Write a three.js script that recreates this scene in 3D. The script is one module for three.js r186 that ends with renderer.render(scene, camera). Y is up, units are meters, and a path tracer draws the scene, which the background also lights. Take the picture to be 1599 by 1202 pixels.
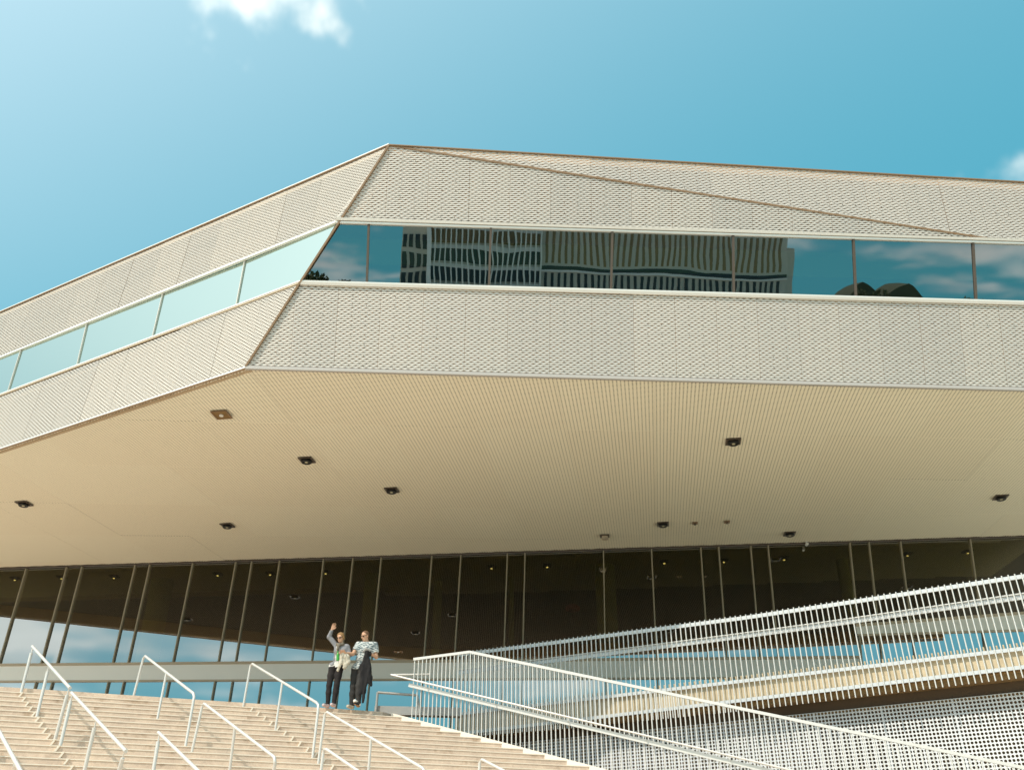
import * as THREE from 'three';
import { mergeGeometries } from 'three/addons/utils/BufferGeometryUtils.js';
import { ImprovedNoise } from 'three/addons/math/ImprovedNoise.js';

// ---------------------------------------------------------------- camera, sun, exposure
const EYE = 1.6, FOCAL = 1386, PITCH = Math.PI / 6;
const scene = new THREE.Scene();
const camera = new THREE.PerspectiveCamera(2 * Math.atan(601 / FOCAL) * 180 / Math.PI, 1599 / 1202, 0.1, 1500);
camera.position.set(0, EYE, 0);
camera.lookAt(0, EYE + Math.tan(PITCH), -1);
const renderer = new THREE.WebGLRenderer({ antialias: true });
renderer.toneMapping = THREE.LinearToneMapping;
renderer.toneMappingExposure = 1.14;
renderer.shadowMap.enabled = true;
const V = (x, y, z) => new THREE.Vector3(x, y, z);
const rad = (d) => d * Math.PI / 180;
const SUN_AZ = rad(-42), SUN_EL = rad(47);                       // behind the camera, to its left
const sunDir = V(Math.sin(SUN_AZ) * Math.cos(SUN_EL), Math.sin(SUN_EL), Math.cos(SUN_AZ) * Math.cos(SUN_EL));
const sun = new THREE.DirectionalLight(new THREE.Color(1, 0.92, 0.79), 3.2);
sun.position.copy(sunDir).multiplyScalar(80).add(V(0, 8, -18));
sun.target.position.set(0, 8, -18); scene.add(sun.target);
sun.castShadow = true; sun.shadow.mapSize.set(4096, 4096);
Object.assign(sun.shadow.camera, { left: -40, right: 40, top: 40, bottom: -40, near: 1, far: 200 });
scene.add(sun);

// ---------------------------------------------------------------- small tools
let seed = 7;
const rnd = () => { seed = (seed * 1664525 + 1013904223) >>> 0; return seed / 4294967296; };
const perlin = new ImprovedNoise();
const noise = (x, y, z = 0) => perlin.noise(x, y, z);
function fbm(x, y, z, n = 5) { let a = 0, s = 1, t = 0; for (let i = 0; i < n; i++) { a += s * noise(x, y, z + i * 7.3); t += s; s *= 0.52; x *= 2.03; y *= 2.03; z *= 2.03; } return a / t; }
const clamp = (x, a = 0, b = 1) => Math.min(b, Math.max(a, x));
const smooth = (a, b, x) => { const t = clamp((x - a) / (b - a)); return t * t * (3 - 2 * t); };

// sight lines of the photograph, used to measure the real points of the place on its planes
const CAM = V(0, EYE, 0);
function sight(x, y) { const yc = 601 - y; return V(x - 800, yc * Math.cos(PITCH) + FOCAL * Math.sin(PITCH), -(FOCAL * Math.cos(PITCH) - yc * Math.sin(PITCH))); }
function atHeight(x, y, h) { const r = sight(x, y); return r.multiplyScalar((h - EYE) / r.y).add(CAM); }
function onPlane(x, y, P, n) { const r = sight(x, y); return r.multiplyScalar(P.clone().sub(CAM).dot(n) / r.dot(n)).add(CAM); }
const lerp = (a, b, t) => a.clone().lerp(b, t);

const used = {};
function numbered(name) { used[name] = (used[name] ?? -1) + 1; return used[name] ? name + '_' + String(used[name]).padStart(3, '0') : name; }
function part(name, geo, mat, parent) {
  const m = new THREE.Mesh(Array.isArray(geo) ? mergeGeometries(geo.map((g) => g.index ? g.toNonIndexed() : g)) : geo, mat);
  m.name = numbered(name); m.castShadow = m.receiveShadow = true; (parent ?? scene).add(m); return m;
}
function thing(name, label, category, pos = V(0, 0, 0), group) {
  const g = new THREE.Group(); g.name = numbered(name); g.position.copy(pos); scene.add(g);
  g.userData = { label, category }; if (group) g.userData.group = group; return g;
}
function tag(o, label, category, group) { o.userData = { label, category }; if (group) o.userData.group = group; return o; }

function uvBox(g, scale = 1) {                                    // uv in metres by the way each face points
  if (g.index) g = g.toNonIndexed();
  const p = g.attributes.position, uv = new Float32Array(p.count * 2), a = V(), b = V(), c = V(), n = V();
  for (let i = 0; i < p.count; i += 3) {
    a.fromBufferAttribute(p, i); b.fromBufferAttribute(p, i + 1); c.fromBufferAttribute(p, i + 2);
    n.copy(b).sub(a).cross(c.clone().sub(a));
    const ax = Math.abs(n.x), ay = Math.abs(n.y), az = Math.abs(n.z);
    [a, b, c].forEach((q, k) => { const [u, v] = ay >= ax && ay >= az ? [q.x, q.z] : ax >= az ? [q.z, q.y] : [q.x, q.y]; uv[(i + k) * 2] = u * scale; uv[(i + k) * 2 + 1] = v * scale; });
  }
  g.setAttribute('uv', new THREE.BufferAttribute(uv, 2)); return g;
}
function triGeo(pos) {                                            // flat shaded triangles with uv in metres
  const g = new THREE.BufferGeometry(); g.setAttribute('position', new THREE.BufferAttribute(new Float32Array(pos), 3));
  g.computeVertexNormals(); return uvBox(g);
}
function slab(pts, n, thick) {                                    // a plane polygon given depth against its normal
  n = n.clone().normalize();
  const ex = pts[1].clone().sub(pts[0]).normalize(), ey = n.clone().cross(ex), flat = pts.map((p) => { const d = p.clone().sub(pts[0]); return new THREE.Vector2(d.dot(ex), d.dot(ey)); });
  if (THREE.ShapeUtils.isClockWise(flat)) { pts = pts.slice().reverse(); flat.reverse(); }
  const back = pts.map((p) => p.clone().addScaledVector(n, -thick)), out = [], put = (...v) => v.forEach((q) => out.push(q.x, q.y, q.z));
  for (const [a, b, c] of THREE.ShapeUtils.triangulateShape(flat, [])) { put(pts[a], pts[b], pts[c]); put(back[a], back[c], back[b]); }
  for (let i = 0; i < pts.length; i++) { const j = (i + 1) % pts.length; put(pts[i], back[i], back[j]); put(pts[i], back[j], pts[j]); }
  return triGeo(out);
}
function beam(a, b, w, h, up = V(0, 1, 0)) {                      // a square bar from a to b: w across, h along up
  const d = b.clone().sub(a), L = d.length(), z = d.normalize(), x = up.clone().cross(z).normalize(), y = z.clone().cross(x);
  const m = new THREE.Matrix4().makeBasis(x, y, z).setPosition(lerp(a, b, 0.5));
  return uvBox(new THREE.BoxGeometry(w, h, L).applyMatrix4(m));
}
function rod(a, b, r, seg = 8, r2 = r) {
  const d = b.clone().sub(a), g = new THREE.CylinderGeometry(r2, r, d.length(), seg, 1);
  return g.applyMatrix4(new THREE.Matrix4().compose(lerp(a, b, 0.5), new THREE.Quaternion().setFromUnitVectors(V(0, 1, 0), d.normalize()), V(1, 1, 1))).toNonIndexed();
}
function bentTube(pts, r, bend = 0.12, seg = 8) {                 // straight runs with rounded corners
  const path = new THREE.CurvePath(); let at = pts[0];
  for (let i = 1; i < pts.length; i++) {
    if (i === pts.length - 1) { path.add(new THREE.LineCurve3(at, pts[i])); break; }
    const p = pts[i], inn = p.clone().add(pts[i - 1].clone().sub(p).setLength(bend)), out = p.clone().add(pts[i + 1].clone().sub(p).setLength(bend));
    path.add(new THREE.LineCurve3(at, inn)); path.add(new THREE.QuadraticBezierCurve3(inn, p, out)); at = out;
  }
  return new THREE.TubeGeometry(path, 18 * (pts.length - 1), r, seg, false).toNonIndexed();
}
function box(cx, cy, cz, w, h, d) { return uvBox(new THREE.BoxGeometry(w, h, d).translate(cx, cy, cz)); }

// ---------------------------------------------------------------- textures and materials
function tex(size, fn, srgb, rep = 1) {
  const d = new Uint8Array(size * size * 4);
  for (let j = 0; j < size; j++) for (let i = 0; i < size; i++) { const c = fn(i / size, j / size); for (let k = 0; k < 3; k++) d[(j * size + i) * 4 + k] = clamp(c[k]) * 255; d[(j * size + i) * 4 + 3] = 255; }
  const t = new THREE.DataTexture(d, size, size); t.wrapS = t.wrapT = THREE.RepeatWrapping; t.magFilter = THREE.LinearFilter; t.minFilter = THREE.LinearMipmapLinearFilter; t.generateMipmaps = true;
  if (srgb) t.colorSpace = THREE.SRGBColorSpace; t.repeat.set(rep, rep); t.needsUpdate = true; return t;
}
const grain = (u, v, k) => 0.5 * (noise(u * k, v * k, 3) + noise((u - 1) * k, v * k, 3)) * 1;
// cast stone: warm grey with speckle and blotches (values are sRGB)
const stoneTex = tex(512, (u, v) => {
  const b = fbm(u * 6, v * 6, 1.5, 4) * 0.10 + fbm(u * 40, v * 40, 4, 3) * 0.07, s = (rnd() - 0.5) * 0.10, st = -0.10 * smooth(0.12, 0.45, fbm(u * 9, v * 9, 9, 4));
  return [0.835 + b + s + st, 0.752 + b + s + st * 1.1, 0.672 + b * 0.9 + s + st * 1.2];
}, true, 0.35);
const stoneBump = tex(256, (u, v) => { const h = 0.5 + 0.3 * noise(u * 60, v * 60, 2) + (rnd() - 0.5) * 0.4; return [h, h, h]; }, false, 0.9);
const paveTex = tex(512, (u, v) => { const b = fbm(u * 8, v * 8, 6, 4) * 0.12 + (rnd() - 0.5) * 0.07; return [0.79 + b, 0.75 + b, 0.68 + b]; }, true, 0.12);
const concTex = tex(512, (u, v) => { const b = fbm(u * 5, v * 12, 2, 5) * 0.12 + (rnd() - 0.5) * 0.05; return [0.80 + b, 0.73 + b, 0.62 + b]; }, true, 0.4);
const aluTex = tex(256, (u, v) => { const b = fbm(u * 3, v * 3, 5, 4) * 0.10 + (rnd() - 0.5) * 0.06; return [0.97 + b - 0.05, 0.97 + b - 0.05, 0.96 + b - 0.05]; }, true, 0.4);
const smudge = tex(256, (u, v) => { const h = 0.5 + 0.5 * fbm(u * 6, v * 6, 8, 4); return [h, h, h]; }, false, 0.5);
const std = (r, g, b, rough = 0.6, o = {}) => new THREE.MeshStandardMaterial({ color: new THREE.Color(r, g, b), roughness: rough, ...o });
const M = {
  mesh: std(0.63, 0.58, 0.52, 0.5, { metalness: 0.1, side: THREE.DoubleSide }),
  meshB: std(0.65, 0.595, 0.53, 0.5, { metalness: 0.1, side: THREE.DoubleSide }),
  meshC: std(0.605, 0.56, 0.505, 0.5, { metalness: 0.1, side: THREE.DoubleSide }),
  soffit: std(0.79, 0.715, 0.565, 0.55, { side: THREE.DoubleSide }),
  soffitB: std(0.80, 0.73, 0.58, 0.55, { side: THREE.DoubleSide }),
  backing: std(0.50, 0.29, 0.13, 0.9),
  backingL: std(0.42, 0.32, 0.21, 0.9),
  plenum: std(0.10, 0.09, 0.075, 0.95),  // dark colour stands in for the shade above the soffit
  edge: std(0.24, 0.145, 0.075, 0.5),
  greyTrim: std(0.42, 0.39, 0.36, 0.5),
  whiteTrim: std(0.86, 0.84, 0.80, 0.35, { metalness: 0.2 }),
  bronze: std(0.10, 0.075, 0.055, 0.45),
  tan: std(0.55, 0.45, 0.33, 0.5),
  mullion: std(0.40, 0.35, 0.25, 0.45),
  spandrel: std(0.92, 0.88, 0.81, 0.4, { metalness: 0.12 }),
  gate: std(0.42, 0.41, 0.39, 0.45, { metalness: 0.3 }),
  stringer: std(0.80, 0.73, 0.63, 0.85, { bumpMap: stoneBump, bumpScale: 0.002 }),
  dark: std(0.30, 0.27, 0.22, 0.9),
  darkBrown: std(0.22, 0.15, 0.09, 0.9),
  recessShade: std(0.11, 0.07, 0.038, 0.6),  // brown beam, darkened to paint in the shade of the terrace recess
  olive: std(0.60, 0.60, 0.26, 0.8),
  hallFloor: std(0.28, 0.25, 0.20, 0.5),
  stone: std(1, 1, 1, 0.85, { map: stoneTex, bumpMap: stoneBump, bumpScale: 0.002 }),
  nosing: std(0.80, 0.72, 0.60, 0.7),
  pave: std(1, 1, 1, 0.9, { map: paveTex }),
  concrete: std(0.92, 0.93, 0.91, 0.85, { map: concTex }),
  wood: std(0.36, 0.26, 0.13, 0.8, { map: concTex }),
  railPaint: std(0.68, 0.66, 0.625, 0.35, { metalness: 0.2 }),
  galv: std(0.60, 0.61, 0.62, 0.35, { metalness: 0.3 }),
  screen: std(0.70, 0.71, 0.72, 0.4),
  screenB: std(0.68, 0.69, 0.70, 0.42),
  black: std(0.012, 0.011, 0.010, 0.5),
  blackFabric: std(0.013, 0.012, 0.013, 0.95, { side: THREE.DoubleSide }),
  skin: std(0.62, 0.36, 0.23, 0.55),
  lens: std(0.5, 0.45, 0.3, 0.2),
};
const glow = new THREE.MeshStandardMaterial({ color: 0x222211, emissive: new THREE.Color(1, 0.85, 0.45), emissiveIntensity: 2.6 });
const glass = (r, g, b, ior, o = {}) => new THREE.MeshPhysicalMaterial({ color: new THREE.Color(r, g, b), roughness: 0.0, metalness: 0, transmission: 1, thickness: 0, ior, side: THREE.DoubleSide, ...o });
M.bandGlass = glass(0.19, 0.32, 0.30, 3.4);
M.bandGlassLeft = new THREE.MeshPhysicalMaterial({ color: new THREE.Color(0.46, 0.575, 0.525), roughness: 0.0, metalness: 1, side: THREE.DoubleSide });   // mirror coated panes
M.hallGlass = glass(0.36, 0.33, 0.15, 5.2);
M.doorGlass = glass(0.25, 0.33, 0.33, 7.0);

// ---------------------------------------------------------------- the sky
{
  const W = 2048, Hh = 1024, data = new Float32Array(W * Hh * 4);
  const lensDir = V(0, Math.sin(PITCH), -Math.cos(PITCH));
  const d1 = sight(382, -22).normalize(), d2 = sight(1585, 276).normalize(), d3 = sight(512, 10).normalize(), d4 = sight(285, 0).normalize();
  const d = V();
  for (let j = 0; j < Hh; j++) {
    const el = ((j + 0.5) / Hh - 0.5) * Math.PI, cy = Math.cos(el), sy = Math.sin(el);
    for (let i = 0; i < W; i++) {
      const az = ((i + 0.5) / W - 0.5) * 2 * Math.PI; d.set(Math.cos(az) * cy, sy, Math.sin(az) * cy);
      const h = Math.max(sy, 0), ang = d.dot(sunDir);
      const t = Math.pow(1 - h, 3);
      let r = 0.05 + 0.07 * t, g = 0.345 + 0.23 * t, b = 0.485 + 0.21 * t;
      const lobe = 2.05 * Math.pow(clamp(0.5 + 0.5 * ang), 4.6) * smooth(0.05, 0.6, h);          // brighter air towards the sun
      r += lobe * 0.80; g += lobe * 0.68; b += lobe * 0.62;
      if (sy > 0.004) {
        const q = 1 / (h + 0.14), x = d.x * q, z = d.z * q;
        const n = fbm(x * 1.25 + 11.3, z * 1.25 + 4.1, 0.7, 6) + 0.25 * fbm(x * 6, z * 6, 3.1, 3);
        const front = smooth(0.35, 0.80, d.dot(lensDir));                 // open sky over the building, broken cloud elsewhere
        const bank = smooth(0.45, 0.9, d.x * -1 / Math.max(cy, 0.1)) * smooth(0.25, 0.5, h);   // heavier cloud to the left
        const low = Math.exp(-Math.pow((Math.atan2(d.x, d.z) + 0.62) / 0.22, 2)) * smooth(0.33, 0.22, h) * 0.30;   // a cloud standing low behind the camera
        const edge = 0.10 + 0.58 * front - 0.19 * bank - low;
        let c = smooth(edge, edge + 0.42, n * (1 + 0.9 * bank) + 0.10 + 1.0 * bank * fbm(x * 3.1 + 7, z * 3.1, 2.2, 5));
        const wisp = (dir, size, amp) => amp * Math.exp(-Math.pow(Math.acos(clamp(d.dot(dir), -1, 1)) / size, 2));
        const local = wisp(d1, 0.056, 0.90) + wisp(d2, 0.036, 0.70) + wisp(d3, 0.022, 0.55) + wisp(d4, 0.024, 0.42);
        if (local > 0.02) { const m = fbm(d.x * 22, d.y * 22, d.z * 22, 6); c = Math.max(c, 0.95 * smooth(0.2, 1.15, local + m * 1.1)); }
        const body = 0.5 + 0.9 * fbm(x * 2.2 + 3, z * 2.2, 5.5, 4), L = 0.82 + 0.6 * clamp(body) + 0.75 * bank * clamp(0.3 + body);
        c *= 0.92; r += (L * (0.92 - 0.20 * bank) - r) * c; g += (L * 0.99 - g) * c; b += (L * (0.95 - 0.06 * bank) - b) * c;
      } else if (sy < 0) { r = 0.25; g = 0.27; b = 0.27; }
      const o = (j * W + i) * 4; data[o] = r; data[o + 1] = g; data[o + 2] = b; data[o + 3] = 1;
    }
  }
  const sky = new THREE.DataTexture(data, W, Hh, THREE.RGBAFormat, THREE.FloatType);
  sky.mapping = THREE.EquirectangularReflectionMapping; sky.magFilter = THREE.LinearFilter; sky.minFilter = THREE.LinearFilter; sky.needsUpdate = true;
  scene.background = sky; scene.environment = sky;
}

// ---------------------------------------------------------------- ground
const TOP = 5.42;                                                  // height of the landing at the head of the stairs
{
  const g = part('ground', new THREE.BoxGeometry(1600, 0.4, 1600, 1, 1, 1).translate(0, -0.2, 0), M.pave);
  g.geometry = uvBox(g.geometry); g.userData.kind = 'structure';
}

// ---------------------------------------------------------------- main planes of the building
const K = 1.12, hY = (y) => EYE + (y - EYE) * K;                     // how far off and how large the building stands
const glassO = V(-5.7 * K, 0, -30 * K), gdir = V(Math.cos(rad(4)), 0, Math.sin(rad(4))), gnrm = V(-gdir.z, 0, gdir.x);
const SOFY = hY(11.4), C0 = atHeight(384, 573, SOFY), R0 = atHeight(1599, 607, SOFY);
const dr = R0.clone().sub(C0).normalize(), hn = V(-dr.z, 0, dr.x);           // along the right front, and level outward
const TILT = rad(16.6);
const rn = hn.clone().multiplyScalar(Math.cos(TILT)).add(V(0, -Math.sin(TILT), 0));
const T0 = onPlane(608, 227, C0, rn);
const frontLineZ = (x) => C0.z + (x - C0.x) * dr.z / dr.x;
const glassZ = (x) => glassO.z + (x - glassO.x) * gdir.z / gdir.x;
const ceilingY = (x, z) => SOFY + (hY(11.84) + (x + 18.4 * K) * 0.008 - SOFY) * (z - frontLineZ(x)) / (glassZ(x) - frontLineZ(x));
let Lpt = atHeight(0, 700, SOFY + 0.1); for (let i = 0; i < 6; i++) Lpt = atHeight(0, 700, ceilingY(Lpt.x, Lpt.z));
const ln = T0.clone().sub(C0).cross(Lpt.clone().sub(C0)).normalize(); if (ln.z < 0) ln.negate();
const onR = (x, y) => onPlane(x, y, C0, rn), onL = (x, y) => onPlane(x, y, C0, ln);
const ext = (a, b, t) => a.clone().lerp(b, t);
// right front
const bandBL = onR(470, 439), bandBR = ext(bandBL, onR(1599, 471), 1.35), bandTL = onR(525, 347), bandTR = ext(bandTL, onR(1599, 380), 1.35), RB = ext(C0, R0, 1.35);
const upA = atHeight(1599, 285, T0.y), foldR = onR(1574, 377);
const un = upA.clone().sub(T0).cross(foldR.clone().sub(T0)).normalize(); if (un.z < 0) un.negate();
const upR = ext(T0, upA, 1.35), upBR = onR(1599, 379.5), upBRx = upBR.clone().add(bandTR.clone().sub(bandTL).multiplyScalar(0.26)).addScaledVector(un, 0);
upBRx.addScaledVector(un, -upBRx.clone().sub(T0).dot(un));
// left front
const LB = ext(C0, onL(0, 700), 2.5), lbB = ext(bandBL, onL(0, 616), 2.4), lbT = ext(bandTL, onL(0, 558), 2.3), LT = ext(T0, onL(0, 488), 2.1);

const bld = thing('library_building', 'wide angular building clad in pale expanded metal over a dark glazed hall', 'building');

// pale expanded metal: zigzag strands standing free in front of a dark backing, panel by panel
function strands(O, ex, ey, n, rows, mat, parent, name, o) {
  const { lam, w, amp, tilt } = o, pos = [], out = Math.sin(tilt) * w / 2, up = Math.cos(tilt) * w / 2, p = V();
  const vert = (s, t, k) => { p.copy(O).addScaledVector(ex, s).addScaledVector(ey, t + k * up).addScaledVector(n, -k * out); pos.push(p.x, p.y, p.z); };
  for (const [t, s0, s1, par] of rows) {
    const cuts = [s0]; for (let k = Math.ceil(s0 / (lam / 2) + 1e-6); k * lam / 2 < s1; k++) cuts.push(k * lam / 2); cuts.push(s1);
    const off = (s) => amp * (1 - 4 * Math.abs(((s / lam + par * 0.5) % 1 + 1) % 1 - 0.5));
    for (let i = 0; i + 1 < cuts.length; i++) {
      const a = cuts[i], b = cuts[i + 1], ta = t + off(a), tb = t + off(b);
      vert(a, ta, -1); vert(b, tb, -1); vert(b, tb, 1); vert(a, ta, -1); vert(b, tb, 1); vert(a, ta, 1);
    }
  }
  if (pos.length) return part(name, triGeo(pos), mat, parent);
}
function cladding(label, pts, O, ex, n, o) {                      // pts: convex polygon on the plane, clad in panels o.wide across
  const ey = n.clone().cross(ex).normalize(), flat = pts.map((q) => { const d = q.clone().sub(O); return [d.dot(ex), d.dot(ey)]; });
  const back = part('cladding', slab(pts.map((q) => q.clone().addScaledVector(n, -0.12).add(V(0, o.roof && q.y > T0.y - 0.8 ? 0.10 : 0, 0))), n, 0.1), o.back ?? M.backing, bld);
  back.userData.label = label;
  const span = (t) => { let a = 1e9, b = -1e9; for (let i = 0; i < flat.length; i++) { const [s1, t1] = flat[i], [s2, t2] = flat[(i + 1) % flat.length]; if ((t1 - t) * (t2 - t) < 0) { const s = s1 + (s2 - s1) * (t - t1) / (t2 - t1); a = Math.min(a, s); b = Math.max(b, s); } } return [a, b]; };
  const t0 = Math.min(...flat.map((q) => q[1])), t1 = Math.max(...flat.map((q) => q[1])), s0 = Math.min(...flat.map((q) => q[0])), s1 = Math.max(...flat.map((q) => q[0]));
  const rows = []; let r = 0; for (let t = t0 + o.pitch * 0.5; t < t1; t += o.pitch, r++) { const [a, b] = span(t); if (b - a > 0.02) rows.push([t, a, b, r % 2]); }
  for (let s = Math.floor(s0 / o.wide) * o.wide, k = 0; s < s1; s += o.wide, k++) {
    const mine = rows.map(([t, a, b, q]) => [t, Math.max(a, s + 0.003), Math.min(b, s + o.wide - 0.003), q]).filter(([, a, b]) => b - a > 0.01);
    const lift = (rnd() - 0.5) * 0.010;
    strands(O.clone().addScaledVector(n, lift), ex, ey, n, mine, [M.mesh, M.meshB, M.meshC][Math.floor(rnd() * 3)], back, 'mesh_panel', o);
  }
  if (o.fixings) {
    const g = new THREE.CylinderGeometry(0.009, 0.009, 0.012, 6).rotateX(Math.PI / 2), list = [], q = new THREE.Quaternion().setFromUnitVectors(V(0, 0, 1), n);
    for (let s = Math.floor(s0 / o.wide) * o.wide; s < Math.min(s1, 20); s += o.wide) for (const f of [1 / 3, 2 / 3]) for (let t = t0 + 0.12; t < t1; t += 0.225 * K) { const [a, b] = span(t), u = s + f * o.wide; if (u > a + 0.05 && u < b - 0.05) list.push(new THREE.Matrix4().compose(O.clone().addScaledVector(ex, u).addScaledVector(ey, t).addScaledVector(n, 0.012), q, V(1, 1, 1))); }
    const m = new THREE.InstancedMesh(g, M.bronze, list.length); list.forEach((x, i) => m.setMatrixAt(i, x)); m.name = numbered('fixing'); m.castShadow = m.receiveShadow = true; m.userData.kind = 'stuff'; back.add(m);
  }
  return back;
}
const look = { lam: 0.15 * K, pitch: 0.050 * K, w: 0.0465 * K, amp: 0.009 * K, tilt: rad(15), wide: 0.93 * K, fixings: true };
const inset = (p, dir, k) => p.clone().addScaledVector(dir, k);
const rey = rn.clone().cross(dr).normalize();
cladding('pale mesh cladding below the ribbon window, right of the corner', [C0, RB, inset(bandBR, rey, -0.09), inset(bandBL, rey, -0.09)], C0, dr, rn, look);
cladding('pale mesh cladding tapering to the right above the ribbon window', [inset(bandTL, rey, 0.12), inset(foldR, rey, 0.05), T0], C0, dr, rn, look);
const uex = upA.clone().sub(T0).normalize();
cladding('upper folded mesh cladding under the roof edge', [T0, foldR, upBRx, upR], T0, uex, un, { ...look, pitch: 0.048 * K, roof: true });
const lex = C0.clone().sub(Lpt).normalize(), ley = ln.clone().cross(lex).normalize();
const lookL = { lam: 0.125 * K, pitch: 0.043 * K, w: 0.040 * K, amp: 0.0085 * K, wide: 1.1 * K, tilt: rad(14), roof: true, back: M.backingL };
cladding('mesh cladding above the left ribbon window', [T0, inset(bandTL, ley, 0.09), inset(lbT, ley, 0.09), LT], C0, lex, ln, lookL);
cladding('mesh cladding below the left ribbon window', [inset(bandBL, ley, -0.09), C0, LB, inset(lbB, ley, -0.09)], C0, lex, ln, lookL);

// edges and trims
part('corner_trim', beam(inset(C0, hn, 0.02), inset(T0, hn, 0.02), 0.045, 0.045, hn), M.edge, bld);
part('roof_trim', beam(T0, upR, 0.08, 0.03), M.edge, bld);
part('roof_trim', beam(T0, LT, 0.08, 0.03), M.edge, bld);
part('roof_trim', beam(inset(T0, V(0, 1, 0), 0.038), inset(LT, V(0, 1, 0), 0.038), 0.06, 0.03), M.whiteTrim, bld);
part('fold_trim', beam(inset(T0, un, -0.03), inset(foldR, un, -0.03), 0.09, 0.05), M.edge, bld);
part('soffit_trim', beam(inset(C0, V(0, 1, 0), -0.02), inset(RB, V(0, 1, 0), -0.02), 0.08, 0.09), M.greyTrim, bld);
part('soffit_trim', beam(inset(C0, V(0, 1, 0), -0.01), inset(LB, V(0, 1, 0), -0.01), 0.05, 0.04), M.whiteTrim, bld);
part('soffit_trim', beam(inset(C0, V(0, 1, 0), -0.045), inset(LB, V(0, 1, 0), -0.045), 0.04, 0.028), M.edge, bld);

// ribbon windows
function pane(a, b, c, d, n, bow, name, mat, parent, nx = 14, ny = 8) {    // corners anticlockwise from lower left; real panes are never quite flat
  const k = rnd() * 50, pos = [], idx = [], uv = [];
  for (let j = 0; j <= ny; j++) for (let i = 0; i <= nx; i++) {
    const u = i / nx, v = j / ny, p = lerp(lerp(a, b, u), lerp(d, c, u), v);
    const q = bow * (4 * (u - 0.5) ** 2 * (1.25 - v) + 0.35 * noise(u * 4 + k, v * 2.5, k) + 0.2 * noise(u * 9, v * 3 + k, 1));
    p.addScaledVector(n, q); pos.push(p.x, p.y, p.z); uv.push(u, v);
  }
  for (let j = 0; j < ny; j++) for (let i = 0; i < nx; i++) { const o = j * (nx + 1) + i; idx.push(o, o + 1, o + nx + 2, o, o + nx + 2, o + nx + 1); }
  const g = new THREE.BufferGeometry(); g.setAttribute('position', new THREE.Float32BufferAttribute(pos, 3)); g.setAttribute('uv', new THREE.Float32BufferAttribute(uv, 2)); g.setIndex(idx); g.computeVertexNormals();
  return part(name, g, mat, parent);
}
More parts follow.
